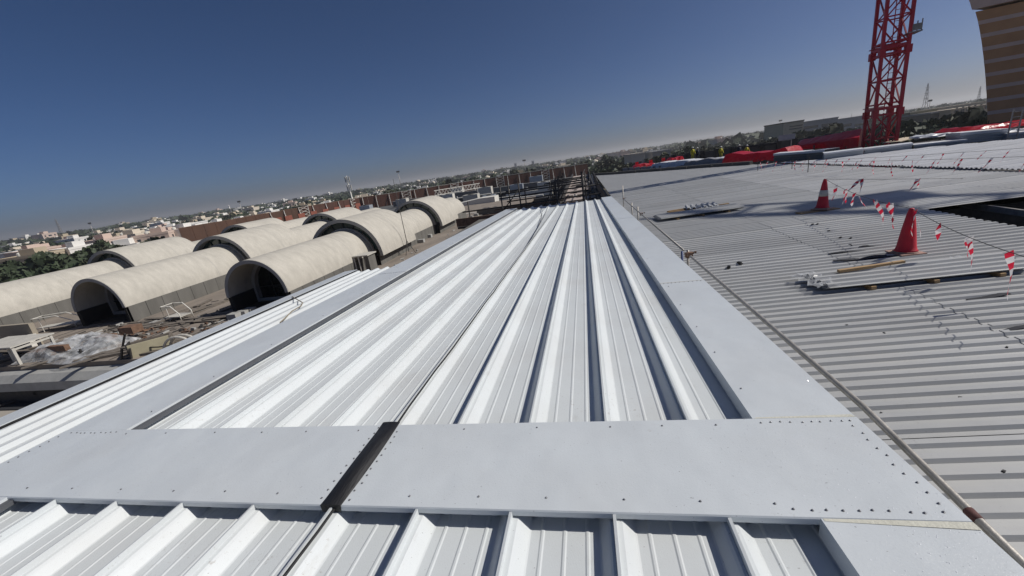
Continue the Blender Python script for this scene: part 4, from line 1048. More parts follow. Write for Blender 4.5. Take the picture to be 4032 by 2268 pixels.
tarp('short red tarpaulin heap behind the white sheet', at_d(2640, 640, 60), at_d(2695, 634, 60), 1.6, .7, REDTARP, 7)
for i, (px, py) in enumerate(((2508, 648), (2563, 640), (2613, 632))):
    P = at_d(px, py, 58); tag(MB().box((P[0] - .22, P[1], P[2] - .9), (P[0] + .22, P[1] + .3, P[2] + .35)).build('red_barrier', REDTARP), 'upright dark red barrier block on the far roof edge', 'barrier', 'red barriers on the far roof edge')
for i in range(7):
    P = at_d(2462 + i * 24, 668 - i * 1.5, 58 - i); tag(MB().box((P[0] - .35, P[1], P[2] - .7), (P[0] + .35, P[1] + .2, P[2] + .25)).build('concrete_upstand', CONC2), 'pale concrete upstand block along the far back edge', 'block', 'concrete upstands along the back edge')
# red roofed shelter: tarpaulin over a timber frame
A = at_d(3135, 600, 38); B = at_d(3378, 590, 35)
shl = thing('tarp_shelter', 'red tarpaulin shelter over stacked blocks to the left of the crane', 'shelter', (0, 0, 0))
d = (B - A); L = np.linalg.norm(d); d /= L; nr_ = np.array([-d[1], d[0], 0]); nr_ /= np.linalg.norm(nr_)
q = lambda s, w, z: tuple(A + d * (L * s) + nr_ * w + np.array([0, 0, z]))
m = MB(); vs = []; rr = random.Random(9)
for i in range(15):
    s = i / 14
    for w, z in ((-.15, .82 if s < .55 else -.35), (-.05, .98), (.5, 1.18), (1.6, 1.5), (2.3, 1.3), (2.4, .2)): vs.append(q(s, w + rr.uniform(-.06, .06), z * (.78 + .45 * s) + rr.uniform(-.03, .03) - .15))
m.add(vs, [(i * 6 + j, (i + 1) * 6 + j, (i + 1) * 6 + j + 1, i * 6 + j + 1) for i in range(14) for j in range(5)]); m.add(vs[-6:], [(5, 4, 3, 2, 1, 0)]); m.build('tarpaulin', REDTARP, shl)
for s in (.03, .3, .55): MB().bar(q(s, 0, -1.2), q(s, 0, .75), .12, .12).build('post', WOOD, shl)
for i in range(5): MB().box((0, 0, 0), (.85, .8, rr.uniform(.5, .8))).build('block_pile', rr.choice((CONC2, WOOD, mat('yellow_block', (.45, .36, .12), .8))), shl, loc=q(.06 + .1 * i, .5, -.55))
MB().box((0, 0, 0), (float(L) * .6, .5, .35)).build('plinth', CONC, shl, loc=q(.02, .2, -.95)).rotation_euler = (0, 0, math.atan2(d[1], d[0]))
# sign board on a pole
P = at_d(3112, 612, 45); T = at_d(3109, 543, 45)
sg = thing('site_sign', 'blank pale site sign board on a pole behind the red tarpaulins', 'sign', (P[0], P[1], P[2]))
hz = T[2] - P[2]; MB().tube([(0, 0, -1), (0, 0, hz)], .05, 6).build('pole', GALV, sg); MB().box((-1.3, -.06, hz - .15), (.35, 0, hz + .42)).build('board', OFFWH, sg)
# long grey block wall behind
wb = thing('boundary_wall', 'long grey block wall with dark piers behind the workers', 'wall')
A = at_d(2600, 622, 70); B = at_d(3330, 530, 62); n = 12
for k in range(n):
    a = A + (B - A) * k / n; b_ = A + (B - A) * (k + .93) / n; MB().bar([a[0], a[1], -2.1], [b_[0], b_[1], -2.1], .3, 3.9).build('wall_panel', WALLDK, wb)
    p = A + (B - A) * (k + .965) / n; MB().bar([p[0], p[1], -4], [p[0], p[1], .05], .7, .6).build('pier', DARKST, wb)
wr = tag(MB().bar(at_d(2880, 585, 66), at_d(3060, 563, 63), .5, .35).build('dark_canopy', DARKST), 'dark canopy beam above the grey block wall', 'canopy')
# site handrails in front of the crane
for lab, pts, hh in (('dark tube handrail running in front of the crane foot', [(3110, 618, 34), (3330, 588, 32), (3560, 545, 30.5), (3860, 505, 29)], .9), ('dark tube handrail on the striped arch side', [(3600, 525, 31), (3760, 505, 30), (4032, 470, 28)], .8)):
    h_ = thing('handrail', lab, 'handrail'); Q = [at_d(*p) for p in pts]
    for dz in (0, -.45): MB().tube([p + [0, 0, dz] for p in Q], .03, 6).build('rail_tube', GALV if dz else DARKST, h_)
    for a, b_ in zip(Q[:-1], Q[1:]):
        for f in (0, .5): c = a + (b_ - a) * f; MB().tube([c + [0, 0, -1.6], c + [0, 0, .25]], .03, 6).build('post', DARKST, h_)
lc = thing('ladder_cage', 'small grey access ladder frame over the silver panels by the striped arch', 'ladder')
Pq = at_d(3962, 560, 23)
for dx in (0, .45): MB().bar(Pq + [dx, 0, 0], Pq + [dx + .12, .1, 1.75], .05, .05).build('stile', GALV, lc)
for k in range(6): MB().bar(Pq + [.02 * k, 0, .2 + .28 * k], Pq + [.45 + .02 * k, 0, .2 + .28 * k], .035, .035).build('rung', GALV, lc)
tb2 = tag(MB().add([tuple(at_d(3475, 562, 29)), tuple(at_d(3545, 556, 28.6)), tuple(at_d(3617, 538, 29.5)), tuple(at_d(3560, 540, 31))], [(0, 1, 2, 3)]).build('plywood_sheet', mat('pale_ply', (.55, .47, .35), .8)), 'pale plywood sheet propped in front of the crane foot', 'plywood'); thick(tb2, .05)


# ================================================================== tower crane
def crane():
    B = at_d(3460, 575, 30); cx, cy = float(B[0]), float(B[1]); z0, hs, s = -6.0, 3.95, 1.42
    c = thing('tower_crane', 'red lattice tower crane mast rising behind the panel bundles', 'crane', (cx, cy, z0), (0, 0, math.radians(-30 + 20)))
    a = s / 2; C4 = [(-a, -a), (a, -a), (a, a), (-a, a)]; n = 7; H = n * hs
    for x, y in C4: MB().box((x - .09, y - .09, 0), (x + .09, y + .09, H)).build('mast_leg', CRANE, c)
    for k in range(n):
        zb = k * hs; r0, r1, za, zc = a - .06, a + .06, .56, .66
        ring = [(sx * r_, sy * r_, z_) for z_ in (za, zc) for r_ in (r1, r0) for sx, sy in ((-1, -1), (1, -1), (1, 1), (-1, 1))]
        fs = []
        for q in range(4): n_ = (q + 1) % 4; fs += [(q, n_, 8 + n_, 8 + q), (4 + n_, 4 + q, 12 + q, 12 + n_), (8 + q, 8 + n_, 12 + n_, 12 + q), (n_, q, 4 + q, 4 + n_)]
        sec = MB().add(ring, fs).build('mast_section', CRANE, c, loc=(0, 0, zb))
        for x, y in C4: MB().box((x - .17, y - .17, hs - .28), (x + .17, y + .17, hs + .22)).build('joint_block', CRANE, sec)
        for i in range(4):
            p, q_ = C4[i], C4[(i + 1) % 4]
            P_ = lambda t, z: (p[0] + (q_[0] - p[0]) * t, p[1] + (q_[1] - p[1]) * t, z)
            MB().bar(P_(.04, .30), P_(.96, .30), .15, .20).build('collar_beam', CRANE, sec)
            MB().bar(P_(.04, hs - .12), P_(.96, hs - .12), .10, .12).build('strut', CRANE, sec)
            MB().bar(P_(.04, hs * .55), P_(.96, hs * .55), .08, .08).build('strut', CRANE, sec)
            if i == 0:
                for (t0, za, t1, zc) in ((.03, .4, .97, hs * .55), (.97, .4, .03, hs * .55), (.03, hs * .55, .97, hs - .15), (.97, hs * .55, .03, hs - .15)): MB().bar(P_(t0, za), P_(t1, zc), .075, .075).build('diagonal', CRANE, sec)
            else:
                for (t0, za, t1, zc) in ((.03, .4, .97, hs * .55), (.97, hs * .55, .03, hs - .15)): MB().bar(P_(t0, za), P_(t1, zc), .075, .075).build('diagonal', CRANE, sec)
        for x in (.12, .47): MB().bar((x, .15, .1), (x, .15, hs), .045, .045).build('ladder_stile', CRANE, sec)
        for j in range(11): MB().bar((.12, .15, .25 + .34 * j), (.47, .15, .25 + .34 * j), .03, .03).build('ladder_rung', CRANE, sec)
        MB().box((-.9, .1, .42), (.1, .85, .47)).build('rest_platform', CRANE, sec)
    # tie frame with work platform
    zp = 4 * hs - z0 * 0 - .2
    MB().box((a - .1, -a - .1, 12.75), (a + .62, a * .4, 12.82)).build('work_platform', CRANE2, c)
    for y in (-a, -a * .2): MB().bar((a + .58, y, 12.8), (a + .58, y, 13.5), .05, .05).build('guard_post', CRANE2, c)
    MB().box((a + .05, -a - .1, 12.85), (a + .56, -a - .05, 13.25)).build('platform_screen', CRANE2, c)
    # slewing ring, cab, jib turned away from the roof
    MB().lathe([(1.5, H), (1.5, H + .6), (1.2, H + .9), (1.2, H + 1.4)], 20).build('slewing_ring', CRANE2, c)
    MB().box((1.2, -.8, H + 1.2), (2.8, .8, H + 3.2)).build('cab', OFFWH, c)
    ang = math.radians(112); u_ = np.array([math.cos(ang), math.sin(ang), 0]); v_ = np.array([-u_[1], u_[0], 0]); Z = np.array([0, 0, H + 1.8])
    for w, dz in ((-.6, 0), (.6, 0), (0, 1.2)): MB().bar(Z + v_ * w + [0, 0, dz] - u_ * 3.5, Z + v_ * w + [0, 0, dz] + u_ * 38, .16, .16).build('jib_chord', CRANE, c)
    for k in range(20):
        p = Z + u_ * (-2 + 2 * k); q_ = p + u_ * 1.0
        for w in (-.6, .6): MB().bar(p + v_ * w, q_ + [0, 0, 1.2], .08, .08).build('jib_lacing', CRANE, c); MB().bar(q_ + [0, 0, 1.2], p + v_ * w + u_ * 2, .08, .08).build('jib_lacing', CRANE, c)
    MB().box((-.9, -.9, 0), (.9, .9, 2.2)).build('counterweight', CONC2, c, loc=tuple(Z - u_ * 3 + [0, 0, -2.3]))
    MB().box((-2.6, -2.6, -11), (2.6, 2.6, 0)).build('footing', CONC, c)


crane()


def unseen_shade_crane():
    # unseen crane added right of view, its jib shading a band of grey roof
    c = thing('added_shade_crane', 'unseen red crane added beside the hall so its jib shades the grey roof', 'crane')
    tip = np.array([31.2, 23.6, 24.5]); u_ = np.array([.79, -.61, 0]); v_ = np.array([.61, .79, 0]); root = tip + u_ * 46
    for w, dz in ((-1.0, 0), (1.0, 0), (0, 1.6)): MB().bar(tip + v_ * w + [0, 0, dz], root + v_ * w + [0, 0, dz], .26, .22).build('jib_chord', CRANE, c)
    for k in range(22):
        p = tip + u_ * (.5 + 2.05 * k); q_ = p + u_ * 1.0
        for w in (-1.0, 1.0): MB().bar(p + v_ * w, q_ + [0, 0, 1.6], .11, .11).build('jib_lacing', CRANE, c); MB().bar(q_ + [0, 0, 1.6], p + v_ * w + u_ * 2, .16, .16).build('jib_lacing', CRANE, c)
        MB().bar(p - v_, p + v_, .2, .2).build('cross_bar', CRANE, c)
    MB().box((-1.4, -.9, -1.4), (1.4, .9, -.3)).build('trolley', CRANE2, c, loc=tuple(tip + u_ * 5))
    for dx, dy in ((-.9, -.9), (.9, -.9), (.9, .9), (-.9, .9)): MB().bar((root[0] + dx, root[1] + dy, -17), (root[0] + dx, root[1] + dy, 24.4), .2, .2).build('mast_leg', CRANE, c)
    for k in range(16):
        z = -16 + 2.5 * k
        for dy in (-.9, .9): MB().bar((root[0] - .9, root[1] + dy, z), (root[0] + .9, root[1] + dy, z + 2.4), .09, .09).build('mast_brace', CRANE, c)


unseen_shade_crane()


# ================================================================== striped stone arch at the right
def stone_arch():
    B = at_d(3888, 485, 36); yaw = math.atan2(-.29, .956)
    A = thing('stone_arch', 'striped tan and pale stone arch pier curving overhead at the right', 'arch', (B[0], B[1], -6), (0, 0, yaw))
    dv = np.array([.956, -.29, 0]); nv = np.array([.29, .956, 0]); dd = nv @ B
    ed = sorted([((lambda Q: (float(Q[2]), float((Q - B) @ dv)))(on_plane(px, py, nv, dd))) for px, py in ((3888, 485), (3888, 440), (3885, 380), (3880, 300), (3873, 230), (3865, 165), (3852, 90), (3838, 38))])
    ez = [-8.0] + [e[0] for e in ed]; ex = [.10] + [e[1] for e in ed]
    sl = (ex[-1] - ex[-3]) / (ez[-1] - ez[-3])
    for q in range(1, 9): ez.append(ez[8] + q * .8); ex.append(ex[8] + sl * q * .8 - .045 * q * q)
    f = lambda z: float(np.interp(z, ez, ex))
    zt = ed[-1][0]
    def course(z0, z1, m_, name, dx=0, y0=0.0, y1=3.0, x1=16):
        P = [f(z0 + (z1 - z0) * k / 3) + dx for k in range(4)]; zz = [z0 + (z1 - z0) * k / 3 + 6 for k in range(4)]
        vs = []
        for y in (y0, y1): vs += [(P[k] + .8 * (y - y0), y, zz[k]) for k in range(4)] + [(x1, y, zz[3]), (x1, y, zz[0])]
        MB().add(vs, [(5, 4, 3, 2, 1, 0), (6, 7, 8, 9, 10, 11)] + [(k, k + 1, k + 7, k + 6) for k in range(5)] + [(5, 0, 6, 11)]).build(name, m_, A)
    z = zt - 1.1 - 1.07 * 14
    while z < zt - .3:
        course(z - .15, z + .15, STONE2, 'pale_course', -.012, -.012)
        course(z + .152, min(z + .918, zt), STONE1, 'tan_course')
        z += 1.07
    course(zt + .002, zt + 1.6, STONE2, 'archivolt', -.28, -.3, 3.2); course(zt + 1.602, zt + 4.2, STONE2, 'archivolt', -.28, -.3, 3.2)


stone_arch()


# ================================================================== workers
def worker(px, py, dep, label, top, pose=0, yaw=0):
    P = at_d(px, py, dep); w = thing('person', label, 'person', (P[0], P[1], P[2]), (0, 0, yaw))
    lean = .35 if pose else 0
    J = {'pel': (0, 0, .92), 'chest': (0, -lean * .4, 1.28), 'neck': (0, -lean * .6, 1.46), 'head': (0, -lean * .75, 1.62), 'top': (0, -lean * .78, 1.73),
         'hl': (.1, 0, .88), 'kl': (.12, -.05, .48), 'al': (.12, .03, .08), 'tl': (.13, -.15, .03), 'hr': (-.1, 0, .88), 'kr': (-.12, -.05, .48), 'ar': (-.13, .03, .08), 'tr': (-.14, -.15, .03),
         'sl': (.2, -lean * .55, 1.40), 'el': (.27, -lean * .5 - .06, 1.12), 'wl': (.25, -lean - .22, .93), 'fl': (.25, -lean - .3, .88), 'sr': (-.2, -lean * .55, 1.40), 'er': (-.28, -lean * .5 - .03, 1.12), 'wr': (-.27, -lean - .14, .90), 'fr': (-.27, -lean - .2, .83)}
    E_ = [('pel', 'chest'), ('chest', 'neck'), ('neck', 'head'), ('head', 'top'), ('pel', 'hl'), ('hl', 'kl'), ('kl', 'al'), ('al', 'tl'), ('pel', 'hr'), ('hr', 'kr'), ('kr', 'ar'), ('ar', 'tr'), ('chest', 'sl'), ('sl', 'el'), ('el', 'wl'), ('wl', 'fl'), ('chest', 'sr'), ('sr', 'er'), ('er', 'wr'), ('wr', 'fr')]
    R_ = {'pel': .15, 'chest': .16, 'neck': .06, 'head': .095, 'top': .07, 'hl': .1, 'hr': .1, 'kl': .065, 'kr': .065, 'al': .045, 'ar': .045, 'tl': .04, 'tr': .04, 'sl': .07, 'sr': .07, 'el': .05, 'er': .05, 'wl': .034, 'wr': .034, 'fl': .035, 'fr': .035}
    ks = list(J); me = bpy.data.meshes.new('body'); me.from_pydata([J[k] for k in ks], [(ks.index(a), ks.index(b_)) for a, b_ in E_], [])
    me.materials.append(top); o = link('body', me, w); md = o.modifiers.new('skin', 'SKIN'); me.skin_vertices.new() if not me.skin_vertices else None
    for k, sv in zip(ks, me.skin_vertices[0].data): sv.radius = (R_[k], R_[k])
    me.skin_vertices[0].data[0].use_root = True
    s_ = o.modifiers.new('sub', 'SUBSURF'); s_.levels = 1; s_.render_levels = 1
    MB().lathe([(.125, .0), (.12, .05), (.10, .10), (.05, .135), (.01, .14)], 14, (0, -lean * .78, 1.68)).build('helmet', HELM, w, True)
    MB().lathe([(.19, 0), (.195, .2), (.19, .4), (.14, .47)], 14, (0, -lean * .42, 1.0)).build('vest', HIVIS if top is not NAVY else NAVY, w, True)
    MB().lathe([(.085, 0), (.1, .06), (.095, .13)], 12, (0, -lean * .76, 1.55)).build('face', SKIN, w, True)
    return w


worker(2728, 632, 56, 'worker in a yellow green vest and helmet standing behind the white covered heap', HIVIS)
worker(2746, 634, 56, 'worker in dark clothes beside the yellow green vest, behind the white heap', NAVY)
worker(2838, 629, 56, 'worker in a bright yellow vest alone in front of the grey block wall', HIVIS)
worker(2910, 625, 54, 'worker in dark clothes with white helmet behind the glossy red tarpaulin', NAVY)
worker(2937, 628, 52, 'worker in an orange yellow vest bending over the glossy red tarpaulin', mat('orange_hi_vis', (.62, .33, .03), .6), 1)
# ================================================================== the town
GZ = -17.0
HR = RW @ np.array([1., 0, 0]); HR = np.array([HR[0], HR[1], 0]); HR /= np.linalg.norm(HR); HYAW = math.atan2(HR[1], HR[0])
rt = random.Random(42)
WINM = MB().box((-.6, -.06, -.75), (.6, .06, .75)).mesh('window', HWIN)
WIDEM = MB().box((-1.5, -.06, -.6), (1.5, .06, .6)).mesh('window', HWIN)


def house_proto(w, d, h, m_, kind, windows=True):
    """two storey villa: wall, parapet, stair head, windows"""
    t_ = thing('house', '', 'house')
    m = MB().box((-w / 2, 0, 0), (w / 2, d, h))
    if kind == 1: m.box((-w / 2 - 3, 1.5, 0), (-w / 2 + .02, d - 1, h * .55))
    if kind == 2: m.box((w * .1, -2.2, 0), (w / 2 - .3, .02, h * .62))
    m.build('wall', m_, t_)
    p = MB(); z = h
    for a, b_ in (((-w / 2 - .12, -.12, z - .15), (w / 2 + .12, .18, z + .75)), ((-w / 2 - .12, d - .18, z - .15), (w / 2 + .12, d + .12, z + .75)), ((-w / 2 - .12, .18, z - .15), (-w / 2 + .18, d - .18, z + .75)), ((w / 2 - .18, .18, z - .15), (w / 2 + .12, d - .18, z + .75))): p.box(a, b_)
    p.build('parapet', m_, t_)
    MB().box((-w * .1, d * .35, h - .1), (w * .22, d * .72, h + 2.7)).build('stair_head', m_, t_)
    MB().lathe([(.8, 0), (.85, .9), (.8, 1.5), (.3, 1.8)], 10, (-w * .3, d * .6, h)).build('water_tank', OFFWH, t_)
    if windows:
        n = max(2, int(w / 3.6))
        for fl in range(max(1, int(h / 3.4))):
            for k in range(n):
                x = -w / 2 + w * (k + .5) / n
                if rt.random() < .85: link('window', WIDEM if rt.random() < .25 else WINM, t_, (x, -.05, 1.9 + 3.4 * fl))
        for fl in range(max(1, int(h / 3.4))):
            for k in range(2): link('window', WINM, t_, (w / 2 + .05, d * (.3 + .4 * k), 1.9 + 3.4 * fl), (0, 0, math.pi / 2))
    return t_


COLN = ['white', 'cream', 'pinkish', 'grey', 'sand coloured']
protos = []
for i in range(14):
    ci = [0, 0, 1, 0, 0, 1, 0, 3, 0, 4, 0, 1, 0, 2][i]; k = i % 3
    w, d_, h = rt.uniform(10, 17), rt.uniform(9, 14), rt.choice((6.8, 7.4, 9.8, 10.4))
    p = house_proto(w, d_, h, HW[ci], k); p['_c'] = ci; p['_k'] = k; p.location = (0, 0, 0); protos.append(p)
used = set()
KN = ['plain box', 'low side wing', 'front porch']
N_NEAR = 0


def place_house(i, x, y, z, yaw, sc=1.0, zone='', far=False):
    p = protos[i]
    if i in used: o = copy_tree(p)
    else: o = p; used.add(i)
    o.location = (float(x), float(y), float(z)); o.rotation_euler = (0, 0, yaw); o.scale = (sc, sc, sc)
    ci, k = p['_c'], p['_k']
    o['label'] = '%s flat roofed house, %s, %s' % (COLN[ci], KN[k], zone); o['category'] = 'house'; o['group'] = '%s houses %s, %s' % (COLN[ci], zone, KN[k])
    return o


def clear(x, y, pts, r):
    return all((x - a) ** 2 + (y - b_) ** 2 > r * r for a, b_ in pts)


pts = []
# town below the horizon on the left: dense blocks beyond the vaults, thinner further out
def scatter(n, d0, d1, px0, px1, zone, r, sc=(0.9, 1.2), idx=None):
    k = 0; tries = 0
    while k < n and tries < n * 40:
        tries += 1
        d = d0 + (d1 - d0) * rt.random() ** .8; px = rt.uniform(px0, px1); v = ray(px, 952 - .1463 * px); v = v / np.linalg.norm(v[:2]); x, y = v[0] * d, v[1] * d
        if not clear(x, y, pts, r): continue
        pts.append((x, y)); place_house(rt.choice(idx) if idx else rt.randrange(14), x, y, GZ, HYAW + rt.choice((0, 0, .3, -.25, .12, 1.57)) + rt.uniform(-.06, .06), rt.uniform(*sc), zone); k += 1


scatter(52, 255, 400, -60, 760, 'in the dense blocks just beyond the vaults', 14.5)
scatter(76, 400, 640, -60, 1500, 'in the middle of the town', 17)
scatter(60, 640, 1100, -60, 2300, 'among the trees of the outer town', 34, (1.0, 1.5))
scatter(70, 1100, 2400, -60, 2500, 'far out near the horizon', 60, (1.2, 2.2))
scatter(20, 380, 700, 1500, 2350, 'behind the brown fence', 24, (.9, 1.2))
scatter(26, 420, 1500, 2350, 3050, 'behind the back trees', 32, (1.0, 1.6), [1, 2, 4, 5, 7, 9, 11, 13])
for i in range(14):
    if i not in used: place_house(i, rt.uniform(-900, -500), rt.uniform(900, 1400), GZ, HYAW, 1, 'in the middle of the town')


def px_block(px0, px1, yt, dep, thick_=14, z0=GZ):
    """facade rectangle spanning two pixels at a depth: returns origin, yaw, width, height above z0"""
    A = at_d(px0, yt - .1463 * 0, dep); B = at_d(px1, yt - .1463 * (px1 - px0), dep); d = B - A
    return A, math.atan2(d[1], d[0]), float(np.linalg.norm(d[:2])), float(max(A[2], B[2]) - z0)


def block(name, label, px0, px1, yt, dep, thick_, m_, bands=(), wins=None, roofm=None, cat='building'):
    A, yaw, w, h = px_block(px0, px1, yt, dep); t_ = thing(name, label, cat, (A[0], A[1], GZ), (0, 0, yaw))
    MB().box((0, 0, 0), (w, thick_, h)).build('wall', m_, t_); MB().box((-.3, -.3, h + .002), (w + .3, thick_ + .3, h + .7)).build('roof', roofm or m_, t_)
    for f0, f1, x0, x1 in bands: MB().box((w * x0, -.15, h * f0), (w * x1, .1, h * f1)).build('window_band', HWIN, t_)
    if wins:
        nx, f0, f1, x0, x1 = wins; ww = w * (x1 - x0) / nx
        for k in range(nx): MB().box((w * x0 + ww * (k + .2), -.12, h * f0), (w * x0 + ww * (k + .75), .1, h * f1)).build('window', HWIN, t_)
    return t_


# larger buildings
block('office_block', 'beige office block with dark roof line and a row of slit windows', 3085, 3165, 487, 270, 20, HW[4], [(.78, .82, .3, .95), (.86, .9, .3, .95)], (9, .50, .66, .1, .98), DARKST)
block('office_block', 'pale grey office block with long dark window bands', 3160, 3300, 484, 285, 24, mat('pale_grey_facade', (.24, .255, .28), .7), [(.78, .86, .05, .45), (.62, .70, .05, .45), (.74, .86, .55, .98), (.58, .66, .6, .98)])
block('office_block', 'low grey block with blue tinted windows beside the crane', 3290, 3420, 474, 300, 24, mat('grey_facade', (.26, .27, .30), .7), [(.7, .8, .1, .5), (.66, .74, .6, .95)])
block('olive_building', 'plain olive grey building to the right of the crane', 3585, 3690, 448, 210, 16, mat('olive_render', (.17, .165, .12), .85), [(.3, .5, .2, .8)])
block('glass_building', 'dark glazed building next to the sand coloured arcade', 3665, 3765, 448, 200, 16, HWIN, [], None, HW[3])
sb = block('arcade_building', 'sand coloured building with arched arcade openings', 3745, 3960, 436, 195, 20, HW[4], [], None, HW[4])
_w = 34.0
for k in range(7):
    for fl in (0, 1):
        m = MB(); P = [(-.9, 0)] + [(.9 * math.cos(a), 1.5 + .9 * math.sin(a)) for a in np.linspace(math.pi, 0, 9)] + [(.9, 0)]
        m.add([(2.6 + 3.0 * k + x, -.12, 9.6 + 4.2 * fl + z) for x, z in P], [tuple(range(len(P)))]).build('arch_opening', HWIN, sb)
block('sand_building', 'broad sand coloured building far behind the arcade', 3676, 3900, 431, 330, 20, HW[4])
block('white_hall', 'long white hall in the town beyond the far vault row', 600, 745, 905, 330, 22, HW[0], [(.35, .45, .1, .4)])
block('shop_block', 'dark building with blue roof band below the town', 190, 400, 1003, 235, 16, mat('dark_blue_band', (.03, .035, .09), .6), [(.4, .55, .1, .5)], (9, .62, .78, .5, .98), OFFWH)
block('shop_block', 'low pale block with tall dark slots beside the trees', -40, 52, 1010, 215, 16, HW[0], [], (6, .45, .85, .25, .95))
block('red_brick_block', 'brownish block with small windows by the blue roof band', 300, 400, 1015, 228, 12, HW[2], [], (5, .5, .68, .05, .9))
block('white_hotel', 'white block with stepped top on the ridge behind the fence', 2010, 2045, 682, 420, 14, HW[2], [], (4, .6, .75, .1, .9))
block('ridge_block', 'pale pink block on the skyline', 2400, 2440, 604, 900, 20, HW[2])
block('villa_row', 'white two storey villa past the red barriers', 2488, 2540, 612, 190, 12, HW[1], [(.55, .8, .35, .7)])
block('villa_row', 'grey white villa with small windows past the red barriers', 2568, 2640, 603, 200, 12, HW[3], [], (5, .55, .72, .1, .9))


# towers, masts, pylons
def tower(name, label, px, yb, yt, dep, kind):
    T = at_d(px + (yt - yb) * .12, yt, dep); B = at_d(px, yb, dep); h = float(T[2] - GZ)
    t_ = thing(name, label, {'minaret': 'minaret', 'pylon': 'pylon', 'water_tower': 'tower', 'mobile_mast': 'mast', 'floodlight': 'mast', 'high_rise': 'tower'}[name], (B[0], B[1], GZ), (0, 0, HYAW))
    s = dep / 400.
    if name == 'minaret':
        MB().lathe([(1.6, 0), (1.4, h * .7), (2.1, h * .71), (2.1, h * .74), (1.1, h * .75), (1.0, h * .9), (1.2, h * .91), (.05, h)], 10).build('shaft', HW[0], t_, True)
        MB().lathe([(5, 0), (5, 7), (4.6, 9.5), (3, 12), (.1, 13.5)], 16, (8, 6, 0)).build('dome', HW[1], t_, True); MB().box((1.5, 0, 0), (14.5, 12, 7.5)).build('hall', HW[0], t_)
    elif name == 'pylon':
        w = h * .06
        for x, y in ((-w, -w), (w, -w), (w, w), (-w, w)): MB().bar((x, y, 0), (x * .08, y * .08, h), .24 * s, .24 * s).build('leg', GALV, t_)
        for k in range(9):
            f0, f1 = k / 9, (k + 1) / 9; g0, g1 = 1 - .92 * f0, 1 - .92 * f1
            for (a, b_) in (((-w, -w), (w, -w)), ((w, -w), (-w, -w)), ((-w, w), (w, w)), ((w, -w), (w, w))): MB().bar((a[0] * g0, a[1] * g0, h * f0), (b_[0] * g1, b_[1] * g1, h * f1), .14 * s, .14 * s).build('lacing', GALV, t_)
        for z in (.62, .76, .9): MB().bar((-w * 1.1, 0, h * z), (w * 1.1, 0, h * z), .3 * s, .3 * s).build('cross_arm', GALV, t_)
    elif name == 'mobile_mast':
        MB().tube([(0, 0, 0), (0, 0, h * .97)], [.38, .22], 10).build('pole', OFFWH, t_, True)
        for a in range(6):
            c, s_ = math.cos(a * 1.047), math.sin(a * 1.047)
            for z in (.80, .92): MB().bar((.75 * c, .75 * s_, h * z - 1.0), (.75 * c, .75 * s_, h * z + 1.0), .32, .2).build('antenna', PANELB if a % 2 else DIRTWH, t_); MB().bar((0, 0, h * z), (.75 * c, .75 * s_, h * z), .07, .07).build('arm', GALV, t_)
    elif name == 'floodlight':
        MB().tube([(0, 0, 0), (0, 0, h)], [.45 * s, .2 * s], 8).build('pole', GALV, t_, True); MB().box((-1.6 * s, -.3, h - .3), (1.6 * s, .3, h + 1.3 * s)).build('lamp_head', DARKST, t_)
    elif name == 'water_tower':
        MB().lathe([(2.0, 0), (1.8, h * .82), (3.6, h * .86), (3.6, h * .97), (.5, h)], 12).build('tank', HW[1], t_, True)
    else:
        MB().box((-4, 0, 0), (4, 8, h)).build('wall', HW[0], t_)
        for k in range(6): MB().box((-3.4, -.1, h * (.3 + .11 * k)), (3.4, .1, h * (.34 + .11 * k))).build('window_band', HWIN, t_)
    return t_


tower('mobile_mast', 'tall mobile phone mast with clustered antennas behind the brown fence', 1388, 790, 684, 150, 0)
tower('pylon', 'hazy lattice pylon on the skyline beyond the far vault', 243, 918, 860, 1200, 0)
tower('floodlight', 'slim floodlight mast on the skyline beyond the white hall', 368, 915, 880, 700, 0)
tower('floodlight', 'slim mast on the skyline beside the domed mosque', 955, 838, 795, 600, 0)
tower('minaret', 'white minaret of the domed mosque on the skyline', 908, 832, 806, 800, 0)
tower('floodlight', 'thin tall mast above the horizon over the near vault', 1580, 738, 678, 700, 0)
tower('water_tower', 'pale water tower among trees behind the fence', 1650, 735, 708, 650, 0)
tower('minaret', 'small minaret on the skyline left of the scaffold', 1692, 728, 705, 900, 0)
tower('high_rise', 'left slab of the twin towers on the skyline', 2032, 668, 642, 1400, 0)
tower('high_rise', 'right slab of the twin towers on the skyline', 2100, 655, 633, 1400, 0)
tower('floodlight', 'dark mast between the twin slabs on the skyline', 2068, 668, 634, 800, 0)
tower('minaret', 'pointed minaret of a mosque beyond the trees over the walkway', 2322, 632, 614, 500, 0)
tower('minaret', 'white minaret tip behind the brown fence', 1893, 712, 690, 480, 0)
tower('pylon', 'tall red and grey lattice pylon between crane and arch', 3643, 412, 333, 500, 0)
tower('pylon', 'hazy lattice pylon close to the striped arch', 3853, 388, 342, 900, 0)
tower('floodlight', 'lamp mast in front of the lattice pylon right of the crane', 3656, 445, 400, 330, 0)
tower('minaret', 'slender minaret on the skyline above the grey office block', 3243, 480, 462, 1500, 0)
tower('minaret', 'distant minaret left of the crane mast on the skyline', 3352, 465, 446, 1700, 0)
tower('floodlight', 'thin mast on the skyline above the sign board', 3072, 500, 478, 900, 0)


